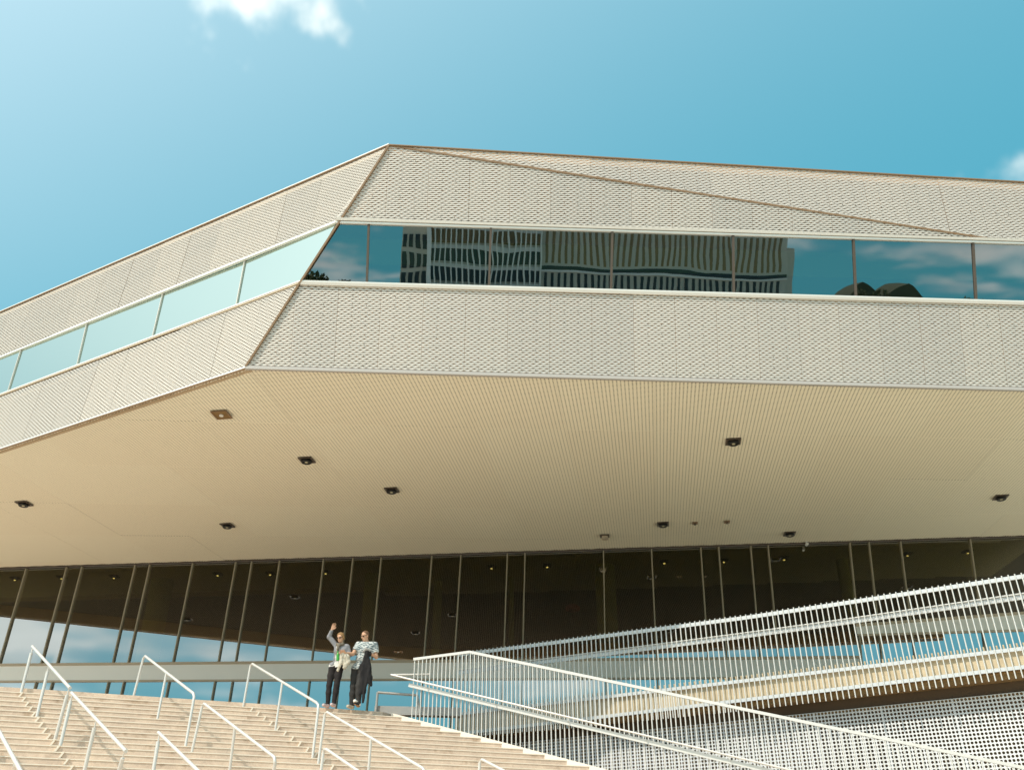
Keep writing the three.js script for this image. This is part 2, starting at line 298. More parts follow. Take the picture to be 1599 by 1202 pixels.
{
  const ribbon = part('ribbon_window', [beam(bandBL, bandBR, 0.10, 0.04, rey), beam(bandTL, bandTR, 0.10, 0.045, rey)].map((g) => g.translate(rn.x * -0.02, rn.y * -0.02, rn.z * -0.02)), M.whiteTrim, bld);
  ribbon.userData.label = 'long ribbon window right of the corner, mirroring an office block';
  part('sill', beam(inset(bandBL, rey, -0.06).addScaledVector(rn, -0.01), inset(bandBR, rey, -0.06).addScaledVector(rn, -0.01), 0.10, 0.075, rey), M.meshB, ribbon);
  part('sill', beam(inset(bandTL, rey, 0.075).addScaledVector(rn, 0.01), inset(bandTR, rey, 0.075).addScaledVector(rn, 0.01), 0.08, 0.07, rey), M.meshB, ribbon);
  const px = [[527, 470], [576, 573], [767, 764], [957, 955], [1146, 1147], [1334, 1338], [1521, 1526], [1710, 1716], [1900, 1908]];
  const top = (x) => 347 + (x - 525) * 33 / 1074, bot = (x) => 439 + (x - 470) * 32 / 1129;
  const T = px.map(([x], i) => i ? onR(x, top(x)) : bandTL), B = px.map(([, x], i) => i ? onR(x, bot(x)) : bandBL);
  for (let i = 0; i + 1 < px.length; i++) {
    pane(inset(B[i], rn, -0.03), inset(B[i + 1], rn, -0.03), inset(T[i + 1], rn, -0.03), inset(T[i], rn, -0.03), rn, i ? 0.0017 : 0.0006, 'pane', M.bandGlass, ribbon);
    if (i) part('mullion', beam(inset(B[i], rn, -0.02), inset(T[i], rn, -0.02), 0.055, 0.06, rn), M.bronze, ribbon);
  }
  const left = part('ribbon_window', [beam(bandBL, lbB, 0.06, 0.035, ley), beam(bandTL, lbT, 0.07, 0.06, ley)], M.whiteTrim, bld);
  left.userData.label = 'pale ribbon window left of the corner, mirroring bright cloud';
  part('sill', beam(inset(bandBL, ley, -0.05), inset(lbB, ley, -0.05), 0.05, 0.03, ley), M.tan, left);
  const lx = [[525, 470], [383, 369], [255, 238], [136, 120], [33, 12], [-75, -105], [-190, -225], [-310, -350], [-440, -480], [-590, -625]];
  const lt = (x) => 558 - 0.4019 * x, lb = (x) => 616 - 0.3766 * x;
  const LTp = lx.map(([x], i) => i ? onL(x, lt(x)) : bandTL), LBp = lx.map(([, x], i) => i ? onL(x, lb(x)) : bandBL);
  for (let i = 0; i + 1 < lx.length; i++) {
    pane(inset(LBp[i + 1], ln, -0.02), inset(LBp[i], ln, -0.02), inset(LTp[i], ln, -0.02), inset(LTp[i + 1], ln, -0.02), ln, 0.002, 'pane', M.bandGlassLeft, left);
    if (i) part('mullion', beam(LBp[i], LTp[i], 0.022, 0.04, ln), M.meshB, left);
  }
  // the storey behind the ribbon windows
  const rIn = (p, k) => inset(p, hn, -k);
  part('roller_blind', slab([bandTL, ext(bandTL, bandTR, 0.95), ext(inset(bandTL, rey, -0.62 * K), inset(bandTR, rey, -0.62 * K), 0.95), inset(inset(bandTL, rey, -0.62 * K), dr, -0.2)].map((p) => rIn(p, 0.6)), hn, 0.02), std(0.30, 0.24, 0.13, 0.9), bld);
  const W = (x, y, z) => V(x * K, hY(y), z * K);
  part('upper_floor', slab([W(-6.2, 12.7, -17.6), W(17, 12.7, -19), W(17, 12.7, -30), W(-30, 12.7, -36), W(-26, 12.7, -30)], V(0, 1, 0), 0.3), M.dark, bld);
  part('inner_wall', slab([W(0, 12.8, -21), W(24, 12.8, -22), W(24, 16.2, -22), W(0, 16.2, -21)], V(0, 0, 1), 0.2), M.dark, bld);
  part('inner_wall', slab([W(-32, 12.8, -35), W(0, 12.8, -21), W(0, 16.2, -21), W(-32, 16.2, -35)], V(-14, 0, 32), 0.2), M.dark, bld);
  part('roof', slab([inset(T0, hn, -0.25), inset(upR, hn, -0.25), V(40, T0.y, -75), V(-45, T0.y, -75), inset(LT, V(0, 0, -1), 0.4)].map((p) => V(p.x, T0.y - 0.06, p.z)), V(0, 1, 0), 0.3), M.greyTrim, bld);
}

// ---------------------------------------------------------------- soffit: rows of narrow tilted strands, wider and narrower in step, so that columns of openings run inwards
const skewQ = V(Math.sin(rad(8.5)), 0, -Math.cos(rad(8.5)));       // the way the columns run
function soffitAt(s, q) { const p = C0.clone().addScaledVector(dr, s).addScaledVector(skewQ, q); p.y = 0; return p; }
const leftDir = V(Lpt.x - C0.x, 0, Lpt.z - C0.z).normalize();
// limits of a row: right of the left front, and this side of the glass
const leftS = (q) => { const det = dr.x * -leftDir.z + dr.z * leftDir.x; const qx = skewQ.x * q, qz = skewQ.z * q; const s = (-qx * -leftDir.z - qz * leftDir.x) / det; return Math.max(s, -27 * K); };
const glassQ = (s) => { const p = C0.clone().addScaledVector(dr, s); return (glassO.clone().sub(p).dot(gnrm)) / skewQ.dot(gnrm); };
function soffitPanel(s0, s1, q0, q1, mat, parent, clipGlass, drop = 0) {
  const pos = [], PITCHQ = 0.064 * K, COL = 0.044 * K, tilt = rad(26), pts = [V(), V(), V(), V()];
  const put = (s, q, k, w, o) => { o.copy(C0).addScaledVector(dr, s).addScaledVector(skewQ, q + k * w * 0.5 * Math.cos(tilt)); o.y = ceilingY(o.x, o.z) - k * w * 0.5 * Math.sin(tilt) - drop; };
  for (let r = Math.ceil(q0 / PITCHQ); r * PITCHQ < q1; r++) {
    const q = r * PITCHQ, a = Math.max(s0, leftS(q)), b = s1; if (b - a < 0.03) continue;
    const cuts = [a]; for (let k = Math.ceil(a / COL + 1e-6); k * COL < b; k++) cuts.push(k * COL); cuts.push(b);
    for (let i = 0; i + 1 < cuts.length; i++) {
      const sa = cuts[i], sb = cuts[i + 1], mid = (sa + sb) / 2;
      if (clipGlass && q > glassQ(mid) - 0.06) continue;
      if (!clipGlass && q < glassQ(mid) + 0.10) continue;
      const wid = (s) => K * (0.036 + 0.0195 * Math.cos(Math.PI * s / COL));
      put(sa, q, -1, wid(sa), pts[0]); put(sb, q, -1, wid(sb), pts[1]); put(sb, q, 1, wid(sb), pts[2]); put(sa, q, 1, wid(sa), pts[3]);
      for (const k of [0, 1, 2, 0, 2, 3]) { pos.push(pts[k].x, pts[k].y, pts[k].z); }
    }
  }
  if (pos.length) return part(clipGlass ? 'soffit_panel' : 'ceiling_panel', triGeo(pos), mat, parent);
}
{
  const gl = (x) => V(x, 0, glassZ(x)), up = 0.45;
  const lift = (p, k) => V(p.x, ceilingY(p.x, p.z) + k, p.z);
    // a plate above the openings, in facets, coloured dark as the shaded void
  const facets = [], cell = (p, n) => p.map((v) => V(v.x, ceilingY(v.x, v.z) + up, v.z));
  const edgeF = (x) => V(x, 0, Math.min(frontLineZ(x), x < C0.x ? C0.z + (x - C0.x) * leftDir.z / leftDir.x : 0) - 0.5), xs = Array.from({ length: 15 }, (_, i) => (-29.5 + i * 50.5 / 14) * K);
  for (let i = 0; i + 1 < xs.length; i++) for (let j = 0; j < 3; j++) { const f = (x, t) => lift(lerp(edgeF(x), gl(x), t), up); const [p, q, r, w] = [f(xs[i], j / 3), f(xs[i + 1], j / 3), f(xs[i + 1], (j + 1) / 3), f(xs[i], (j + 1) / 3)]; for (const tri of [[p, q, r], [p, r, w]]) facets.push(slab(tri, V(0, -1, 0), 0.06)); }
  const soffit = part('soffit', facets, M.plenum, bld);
  soffit.userData.label = 'broad sand coloured metal soffit over the stairs';
  const WIDE = 2.2 * K, DEEP = 3.0 * K;
  for (let s = -12 * WIDE; s < 20 * K; s += WIDE) for (let q = -0.2; q < 18 * K; q += DEEP) soffitPanel(s + 0.001, s + WIDE - 0.001, q === -0.2 ? 0.06 : q, q + DEEP, rnd() < 0.5 ? M.soffit : M.soffitB, soffit, true, (rnd() - 0.5) * 0.010);
  // the ceiling goes on inside the hall for a few metres
  const inner = part('hall_ceiling', slab([gl(-30 * K), gl(24 * K), inset(gl(24 * K), V(0, 0, -1), 18), inset(gl(-30 * K), V(0, 0, -1), 18)].map((p) => V(p.x, hY(12.75), p.z)), V(0, -1, 0), 0.2), M.dark, bld);
  for (let s = -11 * WIDE; s < 20 * K; s += WIDE) soffitPanel(s + 0.003, s + WIDE - 0.003, glassQ(s) - 1.0, glassQ(s) + (s < -3 * K ? 3.6 : 5.2) * K, M.soffit, inner, false, 0.05);
  const bk = (x) => V(x * K, ceilingY(x * K, glassZ(x * K)) + 0.05, glassZ(x * K)).addScaledVector(gnrm, -3.75 * K);
  part('bulkhead', beam(bk(-24), bk(-4.6), 0.08, 0.30), M.tan, bld);
}

// ---------------------------------------------------------------- the glazed hall
const onG = (x, y) => onPlane(x, y, glassO, gnrm);
{
  const far = (p, q, X) => p.clone().lerp(q, (X - p.x) / (q.x - p.x));
  const s1a = onG(0, 1038), s1b = onG(610, 1032.5), s0a = onG(0, 1064), s0b = onG(610, 1061);
  const h1 = (X) => far(s1a, s1b, X).y, h0 = (X) => far(s0a, s0b, X).y;
  const k1a = onG(1352, 975), k1b = onG(1599, 957), k0a = onG(1352, 991), k0b = onG(1599, 984);
  const kk1 = (X) => far(k1a, k1b, X).y, kk0 = (X) => far(k0a, k0b, X).y;
  const P = (X, y, out = 0) => V(X, y, glassZ(X)).addScaledVector(gnrm, out);
  const list = [[-140, -205], [-40, -95], [42, -2], [105, 64], [129, 89], [212, 176], [235, 200], [302, 270], [369, 341], [394, 368], [437.5, 413], [506, 487], [552, 533], [596, 580], [675, 662], [720.5, 710], [793, 787], [820.6, 816.5], [943, 946], [1018, 1026], [1095, 1107], [1123, 1136], [1173, 1188], [1200, 1217], [1328, 1346], [1358, 1378], [1407, 1430], [1516, 1541], [1620, 1652], [1735, 1775]];
  const lines = list.map(([a, b]) => { const t = onG(a, 887 - 0.031 * a), m = onG(b, 1038 - 0.009 * b); const at = (y) => t.x + (m.x - t.x) * (y - t.y) / (m.y - t.y); return at; });
  const step = 24;                                                // from this mullion on the spandrel lies higher
  const Y8 = hY(8), Y84 = hY(8.4), XL = lines[0](Y8), XM = lines[step](Y84), XR = lines[lines.length - 1](Y8);
  const wall = part('curtain_wall', [beam(P(XL, h1(XL), -0.05), P(XM, h1(XM), -0.05), 0.12, 0.10), beam(P(XL, h0(XL), -0.05), P(XM, h0(XM), -0.05), 0.12, 0.07), beam(P(XM, kk1(XM), -0.05), P(XR, kk1(XR), -0.05), 0.12, 0.10), beam(P(XM, kk0(XM), -0.05), P(XR, kk0(XR), -0.05), 0.12, 0.07)], M.tan, bld);
  wall.userData.label = 'tall dark glazing under the soffit with pale mullions';
  part('spandrel', slab([P(XL, h0(XL)), P(XM, h0(XM)), P(XM, h1(XM)), P(XL, h1(XL))].map((p) => inset(p, gnrm, -0.02)), gnrm, 0.1), M.spandrel, wall);
  part('spandrel', slab([P(XM, kk0(XM)), P(XR, kk0(XR)), P(XR, kk1(XR)), P(XM, kk1(XM))].map((p) => inset(p, gnrm, -0.02)), gnrm, 0.1), M.spandrel, wall);
  const cy = (X) => ceilingY(X, glassZ(X));
  for (let i = 0; i < lines.length; i++) {
    const at = lines[i], hi = i >= step, b = hi ? kk1(at(hY(9))) : h1(at(Y84)), l = hi ? kk0(at(hY(9))) : h0(at(Y8));
    part('mullion', beam(P(at(b), b + 0.04, 0.0), P(at(cy(at(hY(11.8)))), cy(at(hY(11.8))) + 0.1, 0.0), 0.040, 0.12, gnrm), M.mullion, wall);
    part('mullion', beam(P(at(TOP), TOP, 0.0), P(at(l), l - 0.03, 0.0), 0.040, 0.12, gnrm), M.mullion, wall);
    if (i + 1 >= lines.length) continue;
    const nx = lines[i + 1], j = (rnd() - 0.5) * 0.008, c = cy(at(hY(11.9))) + 0.12;
    pane(P(at(b), b, -0.04 + j), P(nx(b), b, -0.04 - j), P(nx(c), c, -0.04 - j), P(at(c), c, -0.04 + j), gnrm, 0.0012, 'pane', M.hallGlass, wall, 6, 6);
    pane(P(at(TOP), TOP, -0.04 - j), P(nx(TOP), TOP, -0.04 + j), P(nx(l), l, -0.04 + j), P(at(l), l, -0.04 - j), gnrm, 0.0012, 'pane', M.doorGlass, wall, 6, 4);
  }
  part('head_trim', beam(P(-30, cy(-30) - 0.03, 0.06), P(27, cy(27) - 0.03, 0.06), 0.10, 0.07), M.bronze, bld);
  // inside
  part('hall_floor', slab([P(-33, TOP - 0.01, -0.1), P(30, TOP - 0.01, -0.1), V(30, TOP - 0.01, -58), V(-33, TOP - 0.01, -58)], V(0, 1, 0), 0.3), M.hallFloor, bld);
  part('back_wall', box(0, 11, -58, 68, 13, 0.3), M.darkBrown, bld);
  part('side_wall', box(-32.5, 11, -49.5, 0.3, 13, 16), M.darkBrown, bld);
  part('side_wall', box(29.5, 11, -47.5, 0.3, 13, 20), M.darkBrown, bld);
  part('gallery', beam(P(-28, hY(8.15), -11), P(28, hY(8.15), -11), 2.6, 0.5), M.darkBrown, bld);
  for (const [a, b, y, deep] of [[226, 259, 930, 1.6], [566, 588, 930, 1.8], [677, 690, 930, 3.2], [795, 803, 930, 3.0], [931, 963, 900, 1.6], [1312, 1330, 890, 1.9]]) {
    const O = inset(glassO, gnrm, -deep * K), p = onPlane(a, y, O, gnrm), q = onPlane(b, y, O, gnrm), w = q.x - p.x, m = lerp(p, q, 0.5);
    part('column', new THREE.CylinderGeometry(w / 2, w / 2, hY(12.6) - TOP, 20).translate(m.x, (hY(12.6) + TOP) / 2, m.z - w / 2), M.olive, bld);
  }
  // frame of the entrance seen low beside the railing
}

// fittings under the soffit
function fitAt(x, y) { let p = atHeight(x, y, SOFY); for (let i = 0; i < 8; i++) p = atHeight(x, y, ceilingY(p.x, p.z) - 0.05); return p; }
const fitScale = (...g) => g.forEach((x) => x.scale(K, K, K));
const turnS = Math.atan2(-skewQ.x, -skewQ.z);
const plateGeo = mergeGeometries([box(0, 0.012, 0.17, 0.40, 0.03, 0.06), box(0, 0.012, -0.17, 0.40, 0.03, 0.06), box(0.17, 0.012, 0, 0.06, 0.03, 0.28), box(-0.17, 0.012, 0, 0.06, 0.03, 0.28)]);
const wellGeo = box(0, 0.045, 0, 0.28, 0.02, 0.28);
const canGeo = new THREE.LatheGeometry([[0.0, -0.06], [0.10, -0.06], [0.135, -0.075], [0.15, -0.06], [0.15, 0.03], [0, 0.035]].map(([a, b]) => new THREE.Vector2(a, b)), 20);
const lensGeo = new THREE.SphereGeometry(0.05, 12, 6, 0, Math.PI * 2, Math.PI / 2, Math.PI / 2).scale(1, 0.35, 1).translate(0, -0.061, 0);
[plateGeo, wellGeo, canGeo, lensGeo].forEach((g) => g.scale(K * 0.92, K * 0.92, K * 0.92));
const dlLabels = ['black soffit downlight alone at the far left, nearest the left building edge', 'black soffit downlight up and left, below the corner of the soffit', 'black soffit downlight low on the left, over the second bank of stair rails', 'black soffit downlight in the middle left, above the two people', 'black soffit downlight high on the right half, closest to the front mesh edge', 'black soffit downlight low right of middle, beside two tiny square sensors', 'black soffit downlight closest to the glass, right of the two tiny sensors', 'black soffit downlight at the far right over the railing'];
let dl0;
[[37, 787], [479, 719], [355, 821], [612, 766], [1146, 690], [1036, 819], [1234, 834], [1564, 777]].forEach(([x, y], i) => {
  let t;
  if (!dl0) {
    t = dl0 = thing('soffit_downlight', '', 'downlight', V(), 'black downlights in the soffit');
    part('frame_plate', plateGeo, M.bronze, t); part('recess', wellGeo, M.black, t); part('canister', canGeo, M.black, t); part('lens', lensGeo, M.lens, t);
  } else { t = dl0.clone(); t.name = numbered('soffit_downlight'); t.userData = { ...dl0.userData }; scene.add(t); }
  t.userData.label = dlLabels[i]; t.position.copy(fitAt(x, y)); t.rotation.y = turnS;
});
{
  const t = thing('ceiling_hatch', 'small brownish square access hatch in the soffit near its left corner', 'access hatch', fitAt(346, 647)); t.rotation.y = turnS; t.scale.setScalar(K);
  part('hatch_plate', box(0, 0, 0, 0.34, 0.03, 0.34), M.wood, t); part('rim', [box(0, -0.012, 0.18, 0.38, 0.03, 0.03), box(0, -0.012, -0.18, 0.38, 0.03, 0.03), box(0.18, -0.012, 0, 0.03, 0.03, 0.32), box(-0.18, -0.012, 0, 0.03, 0.03, 0.32)], M.edge, t);
  part('lock', new THREE.CylinderGeometry(0.045, 0.05, 0.03, 14).translate(0, -0.03, 0), M.whiteTrim, t);
  const sp = thing('ceiling_sensor', 'pale round detector on a slotted square plate, low in the soffit above the glass', 'sensor', fitAt(945, 837)); sp.rotation.y = turnS; sp.scale.setScalar(K);
  part('base_plate', [-0.1, 0, 0.1].map((z) => box(0, 0, z, 0.30, 0.03, 0.06)), M.bronze, sp); part('housing', new THREE.CylinderGeometry(0.10, 0.115, 0.10, 18).translate(0, -0.06, 0), M.tan, sp);
  [[1086, 817, 'tiny brown square sensor in the soffit, left one of the two beside a downlight'], [1136, 815, 'tiny brown square sensor in the soffit, right one of the two beside a downlight']].forEach(([x, y, l]) => {
    const s = thing('soffit_sensor', l, 'sensor', fitAt(x, y), 'tiny square sensors'); s.rotation.y = turnS; s.scale.setScalar(K);
    part('base_plate', box(0, 0, 0, 0.17, 0.03, 0.17), M.edge, s); part('eye', new THREE.SphereGeometry(0.04, 10, 8).translate(0, -0.03, 0), M.bronze, s);
  });
  const cam = thing('security_camera', 'small pale security camera hanging where soffit meets the dark glass', 'camera', fitAt(1260, 847));
  part('bracket', box(0, 0.0, 0, 0.05, 0.08, 0.05), M.whiteTrim, cam); part('body', [new THREE.CylinderGeometry(0.05, 0.05, 0.16, 12).rotateX(Math.PI / 2).translate(0, -0.08, 0.03).toNonIndexed()], M.whiteTrim, cam);
}
// small lamps in the ceiling of the hall
{
  const spots = [[23, 904], [96, 902], [178, 901], [340, 897], [422, 896], [423, 895.5], [509, 894], [768, 886], [855, 884], [1038, 878], [1131, 876], [1225, 872.5], [1418, 866], [1512, 862]].filter((_, i) => i !== 5);
  const ord = ['leftmost', 'second from the left', 'third from the left', 'fourth from the left', 'fifth from the left', 'sixth from the left', 'seventh, in the middle of the row', 'sixth from the right', 'fifth from the right', 'fourth from the right', 'third from the right', 'second from the right', 'rightmost'];
  const hallLabels = ord.map((w) => 'small ceiling lamp behind the dark hall glass, ' + w + (w.startsWith('seventh') ? '' : ' of the row'));
  let first; spots.forEach(([x, y], i) => {
    let p = atHeight(x, y, SOFY); for (let k = 0; k < 6; k++) p = atHeight(x, y, ceilingY(p.x, p.z) - 0.12);
    let t;
    if (!first) { t = first = thing('hall_downlight', '', 'downlight', V(), 'small lamps in the hall ceiling behind the glass'); part('housing', [box(0, 0.03, 0, 0.34, 0.05, 0.34), new THREE.CylinderGeometry(0.11, 0.11, 0.08, 14).toNonIndexed()], M.bronze, t); part('lamp', new THREE.SphereGeometry(0.045, 10, 6).scale(1, 0.5, 1).translate(0, -0.045, 0), glow, t); }
    else { t = first.clone(); t.name = numbered('hall_downlight'); t.userData = { ...first.userData }; scene.add(t); }
    t.position.copy(p);
    t.userData.label = hallLabels[i];
  });
  const p = onPlane(895, 949, inset(glassO, gnrm, -4.5 * K), gnrm), t = thing('pendant_lamp', 'dim red pendant lampshade behind the dark glass', 'lamp', p);
  part('lamp_shade', new THREE.LatheGeometry([[0.04, 0.16], [0.2, 0.12], [0.32, 0.0], [0.3, -0.1], [0.2, -0.14], [0.28, -0.09]].map(([a, b]) => new THREE.Vector2(a, b)), 18), std(0.6, 0.05, 0.02, 0.6, { side: THREE.DoubleSide }), t);
  part('cord', rod(V(0, 0.15, 0), V(0, hY(12.6) - p.y, 0), 0.008, 5), M.black, t);
}

// ---------------------------------------------------------------- stairs
const SA = atHeight(0, 1072, TOP), su = atHeight(540, 1107.5, TOP).sub(SA).normalize();
const sv = sight(-280, 625); { const k = Math.hypot(sv.x, sv.z); sv.divideScalar(k); }           // up the flight, per level metre
const snrm = su.clone().cross(sv).normalize();
const onS = (x, y) => onPlane(x, y, SA, snrm);
const S0 = onS(612, 1115), S1 = onS(920, 1196), sdir = S1.clone().sub(S0), se = V(sdir.x, 0, sdir.z).normalize(), sslope = sdir.y / Math.hypot(sdir.x, sdir.z);
const sface = V(-se.z, 0, se.x).multiplyScalar(-1); if (sface.z < 0) sface.negate();              // towards the stairs and the camera
const RISE = 0.1375, RUN = RISE / sv.y, NSTEP = 39;
const stairs = thing('staircase', 'wide flight of pale stone steps rising to the glazed hall', 'staircase');
const notchLines = [onS(36, 1078), onS(385, 1100)];
{
  const back = V(sv.x, 0, sv.z);
  const front = (k) => SA.clone().addScaledVector(back, -k * RUN).setY(TOP - k * RISE);
  const reach = (p) => { const d = S0.clone().sub(p); return (d.x * sface.x + d.z * sface.z) / (su.x * sface.x + su.z * sface.z); };
  for (let k = 1; k < NSTEP; k++) {
    const p = front(k), r = reach(p) - 0.002, l = -11, a = p.clone().addScaledVector(su, l), b = p.clone().addScaledVector(su, r);
    const c = b.clone().addScaledVector(back, RUN + 0.10), d = a.clone().addScaledVector(back, RUN + 0.10);
    const rc = Math.max(0, c.clone().sub(S0).dot(sface) < 0 ? 0 : 0);
    const st = part('step', slab([a, b, c, d], V(0, 1, 0), RISE + 0.03), M.stone, stairs);
    const n = V(-su.z, 0, su.x); if (n.z < 0) n.negate();
    part('nosing', beam(inset(a, n, 0.002).add(V(0, -0.010, 0)), inset(b, n, 0.002).add(V(0, -0.010, 0)).addScaledVector(su, -0.01), 0.018, 0.016), M.nosing, st);
    if (k < 24) notchLines.forEach((q) => {
      const m = front(k).addScaledVector(su, q.clone().sub(front(Math.round((TOP - q.y) / RISE))).dot(su));
      const f = (x, y, z) => m.clone().addScaledVector(su, x).addScaledVector(n, z).add(V(0, y, 0));
      part('notch_block', slab([f(-0.05, -0.10, 0.03), f(-0.015, -0.10, 0.03), f(0.035, 0.0, 0.03), f(-0.0, 0.0, 0.03)], n, 0.05), M.nosing, st);
      part('notch_shade', slab([f(-0.045, -RISE, 0.02), f(-0.01, -RISE, 0.02), f(-0.01, -0.10, 0.02), f(-0.045, -0.10, 0.02)], n, 0.03), M.darkBrown, st);  // raised block, painted dark as the shade under each notch block
    });
  }
  // landing at the head of the stairs
  const l = SA.clone().addScaledVector(su, -11), r = SA.clone().addScaledVector(su, reach(SA));
  part('landing', slab([l, r, V(-2.0, TOP, -24.2), V(-2.0, TOP, glassZ(-2)), V(-34, TOP, glassZ(-34))], V(0, 1, 0), 0.35), M.stone, stairs);
  // sloping side wall that the railing stands on
  const end = 14.2, lift = 0.03, q0 = S0.clone().addScaledVector(se, -0.02), q1 = S0.clone().addScaledVector(se, end).add(V(0, sslope * end + 0.0, 0));
  part('stringer_wall', slab([q0.clone().add(V(0, lift, 0)), q1.clone().add(V(0, lift, 0)), V(q1.x, 0, q1.z), V(q0.x, 0, q0.z)], sface, 0.22), M.stringer, stairs);
  part('kerb', beam(onPlane(586, 1110, V(0, 0, -23.2), V(0, 0, 1)), onPlane(720, 1113, V(0, 0, -23.2), V(0, 0, 1)), 0.3, 0.2), M.gate, stairs);
}

// slim handrails running down the flight
{
  const across = V(su.x, 0, su.z), pn = V(sv.z, 0, -sv.x).normalize();   // normal of a rail's upright plane
  function handrail(label, posts, pin, extraEnd) {                   // posts: [base x, base y, top x, top y] as seen, top end first
    const t = thing('stair_handrail', label, 'handrail', V(), 'handrails down the middle of the stairs');
    const base = posts.map(([x, y]) => onS(x, y)), tops = posts.map(([, , x, y], i) => onPlane(x, y, base[0], pn));
    // keep the uprights plumb across the rail and the rail straight
    const R = 0.026;
    const a = tops[0], b = tops[tops.length - 1], along = b.clone().sub(a).normalize();
    const on = (i) => { const f = tops[i].clone().sub(a).dot(along); return a.clone().addScaledVector(along, f); };
    if (pin) {
      part('rail', rod(a.clone().addScaledVector(along, -0.06), b.clone().addScaledVector(along, extraEnd ?? 0.06), R + 0.003, 10), M.railPaint, t);
      posts.forEach((_, i) => { const h = on(i), d = h.clone().sub(base[i]), L = d.length(); d.normalize(); const k = base[i].clone().addScaledVector(d, L - 0.13); const p = part('post', rod(base[i].clone().addScaledVector(d, -0.1), k, 0.031, 10), M.railPaint, t); part('pin', rod(k, h, 0.012, 8), M.railPaint, p); });
    } else {
      const low = (i) => base[i].clone().addScaledVector(on(i).sub(base[i]).normalize(), -0.1);
      part('rail', bentTube([low(0), a, b, low(posts.length - 1)], R, 0.09, 10), M.railPaint, t);
      for (let i = 1; i < posts.length - 1; i++) part('post', rod(low(i), on(i), 0.024, 10), M.railPaint, t);
    }
    return t;
  }
  handrail('upper straight handrail on pinned posts, leftmost at the head of the stairs', [[34, 1076, 51, 1010], [59, 1112, 76, 1040], [87, 1150, 108, 1073]], true);
  handrail('second straight handrail of the leftmost row, continuing just below the upper one', [[95, 1160, 113, 1083], [131, 1206, 150, 1124], [172, 1252, 195, 1171]], true);
  handrail('white handrail end cut by the left bottom edge of the view', [[-52, 1190, -28, 1093], [18, 1230, 24, 1190], [50, 1280, 76, 1285]], true);
  handrail('bent tube handrail at the stair head, second row from the left', [[209, 1085, 225, 1023], [246, 1121, 260, 1050], [290, 1163, 304, 1084]], false);
  handrail('bent tube handrail below the stair head, second row from the left', [[300, 1172, 317, 1097], [357, 1216, 367, 1135], [417, 1265, 431, 1184]], false);
  handrail('straight handrail on pinned posts low in the second row', [[238, 1212, 249, 1145], [300, 1262, 312, 1206], [352, 1310, 372, 1264]], true);
  handrail('bent tube handrail at the stair head left of the waving woman', [[381, 1097, 392, 1035], [431, 1133, 441, 1065], [489, 1176, 498, 1099]], false);
  handrail('bent tube handrail descending in front of the two people', [[498, 1186, 508, 1110], [573, 1236, 580, 1151], [656, 1290, 665, 1202]], false);
  handrail('bent tube handrail cut by the bottom edge, under the one before the people', [[497, 1240, 506, 1167], [561, 1290, 570, 1211], [630, 1340, 640, 1259]], false);
  handrail('bent tube handrail top poking up at the bottom edge beside the stringer', [[745, 1262, 750, 1184], [830, 1305, 836, 1228], [910, 1350, 916, 1270]], false);
}

// ---------------------------------------------------------------- railing along the side of the stairs
const balGeo = (h) => new THREE.CylinderGeometry(0.0145, 0.0145, h, 8).translate(0, h / 2, 0);
{
  const t = thing('stair_railing', 'white baluster railing stepping down along the side wall of the stairs', 'railing');
  const O = inset(S0, sface, -0.09), at = (x, y, out = 0) => onPlane(x, y, inset(O, sface, out), sface);
  const a = at(650, 1029), b = at(734, 1018), c = at(1599, 1198.5);
  const w = (p) => p.clone().sub(O).dot(se), wb = w(b), slope = (c.y - b.y) / (w(c) - wb), W1 = 13.2;
  const topY = (x) => x < wb ? a.y + (b.y - a.y) * (x - w(a)) / (wb - w(a)) : b.y + slope * (x - wb);
  const pt = (x, y, out = 0) => O.clone().addScaledVector(se, x).addScaledVector(sface, out).setY(y);
  const apex = pt(wb, topY(wb)), w0 = w(a) - 0.03;
  part('top_rail', [beam(pt(w0 - 0.03, topY(w0)), apex, 0.05, 0.06), beam(apex, pt(W1, topY(W1)), 0.05, 0.06)], M.railPaint, t);
  const f0 = at(639, 1069.5, 0.055), f1 = at(1140, 1189, 0.055), h0 = at(611, 1053.5, 0.16), h1 = at(1140, 1179.5, 0.16);
  const fe = ext(f0, f1, 2.1), he = ext(h0, h1, 2.1);
  part('flat_rail', beam(f0, fe, 0.045, 0.085), M.railPaint, t);
  const ret = h0.clone().addScaledVector(se, 0.9).addScaledVector(sface, -0.32);
  part('handrail', [rod(h0, he, 0.022, 10), rod(h0, V(ret.x, h0.y + 0.02, ret.z), 0.022, 10), new THREE.SphereGeometry(0.022, 8, 6).translate(h0.x, h0.y, h0.z).toNonIndexed()], M.railPaint, t);
  for (let i = 0; i < 10; i++) { const p = ext(h0, h1, 0.12 + i * 0.22), q = p.clone().addScaledVector(sface, -0.11).add(V(0, -0.09, 0)); part('bracket', [rod(p, V(p.x, q.y, p.z), 0.008, 6), rod(V(p.x, q.y, p.z), q, 0.008, 6)], M.railPaint, t); }
  for (let x = w0, i = 0; x < W1; x += 0.103, i++) {
    const base = S0.y + sslope * x, m = part('baluster', balGeo(topY(x) - base - 0.02), M.railPaint, t); m.position.copy(pt(x, base));
  }
}

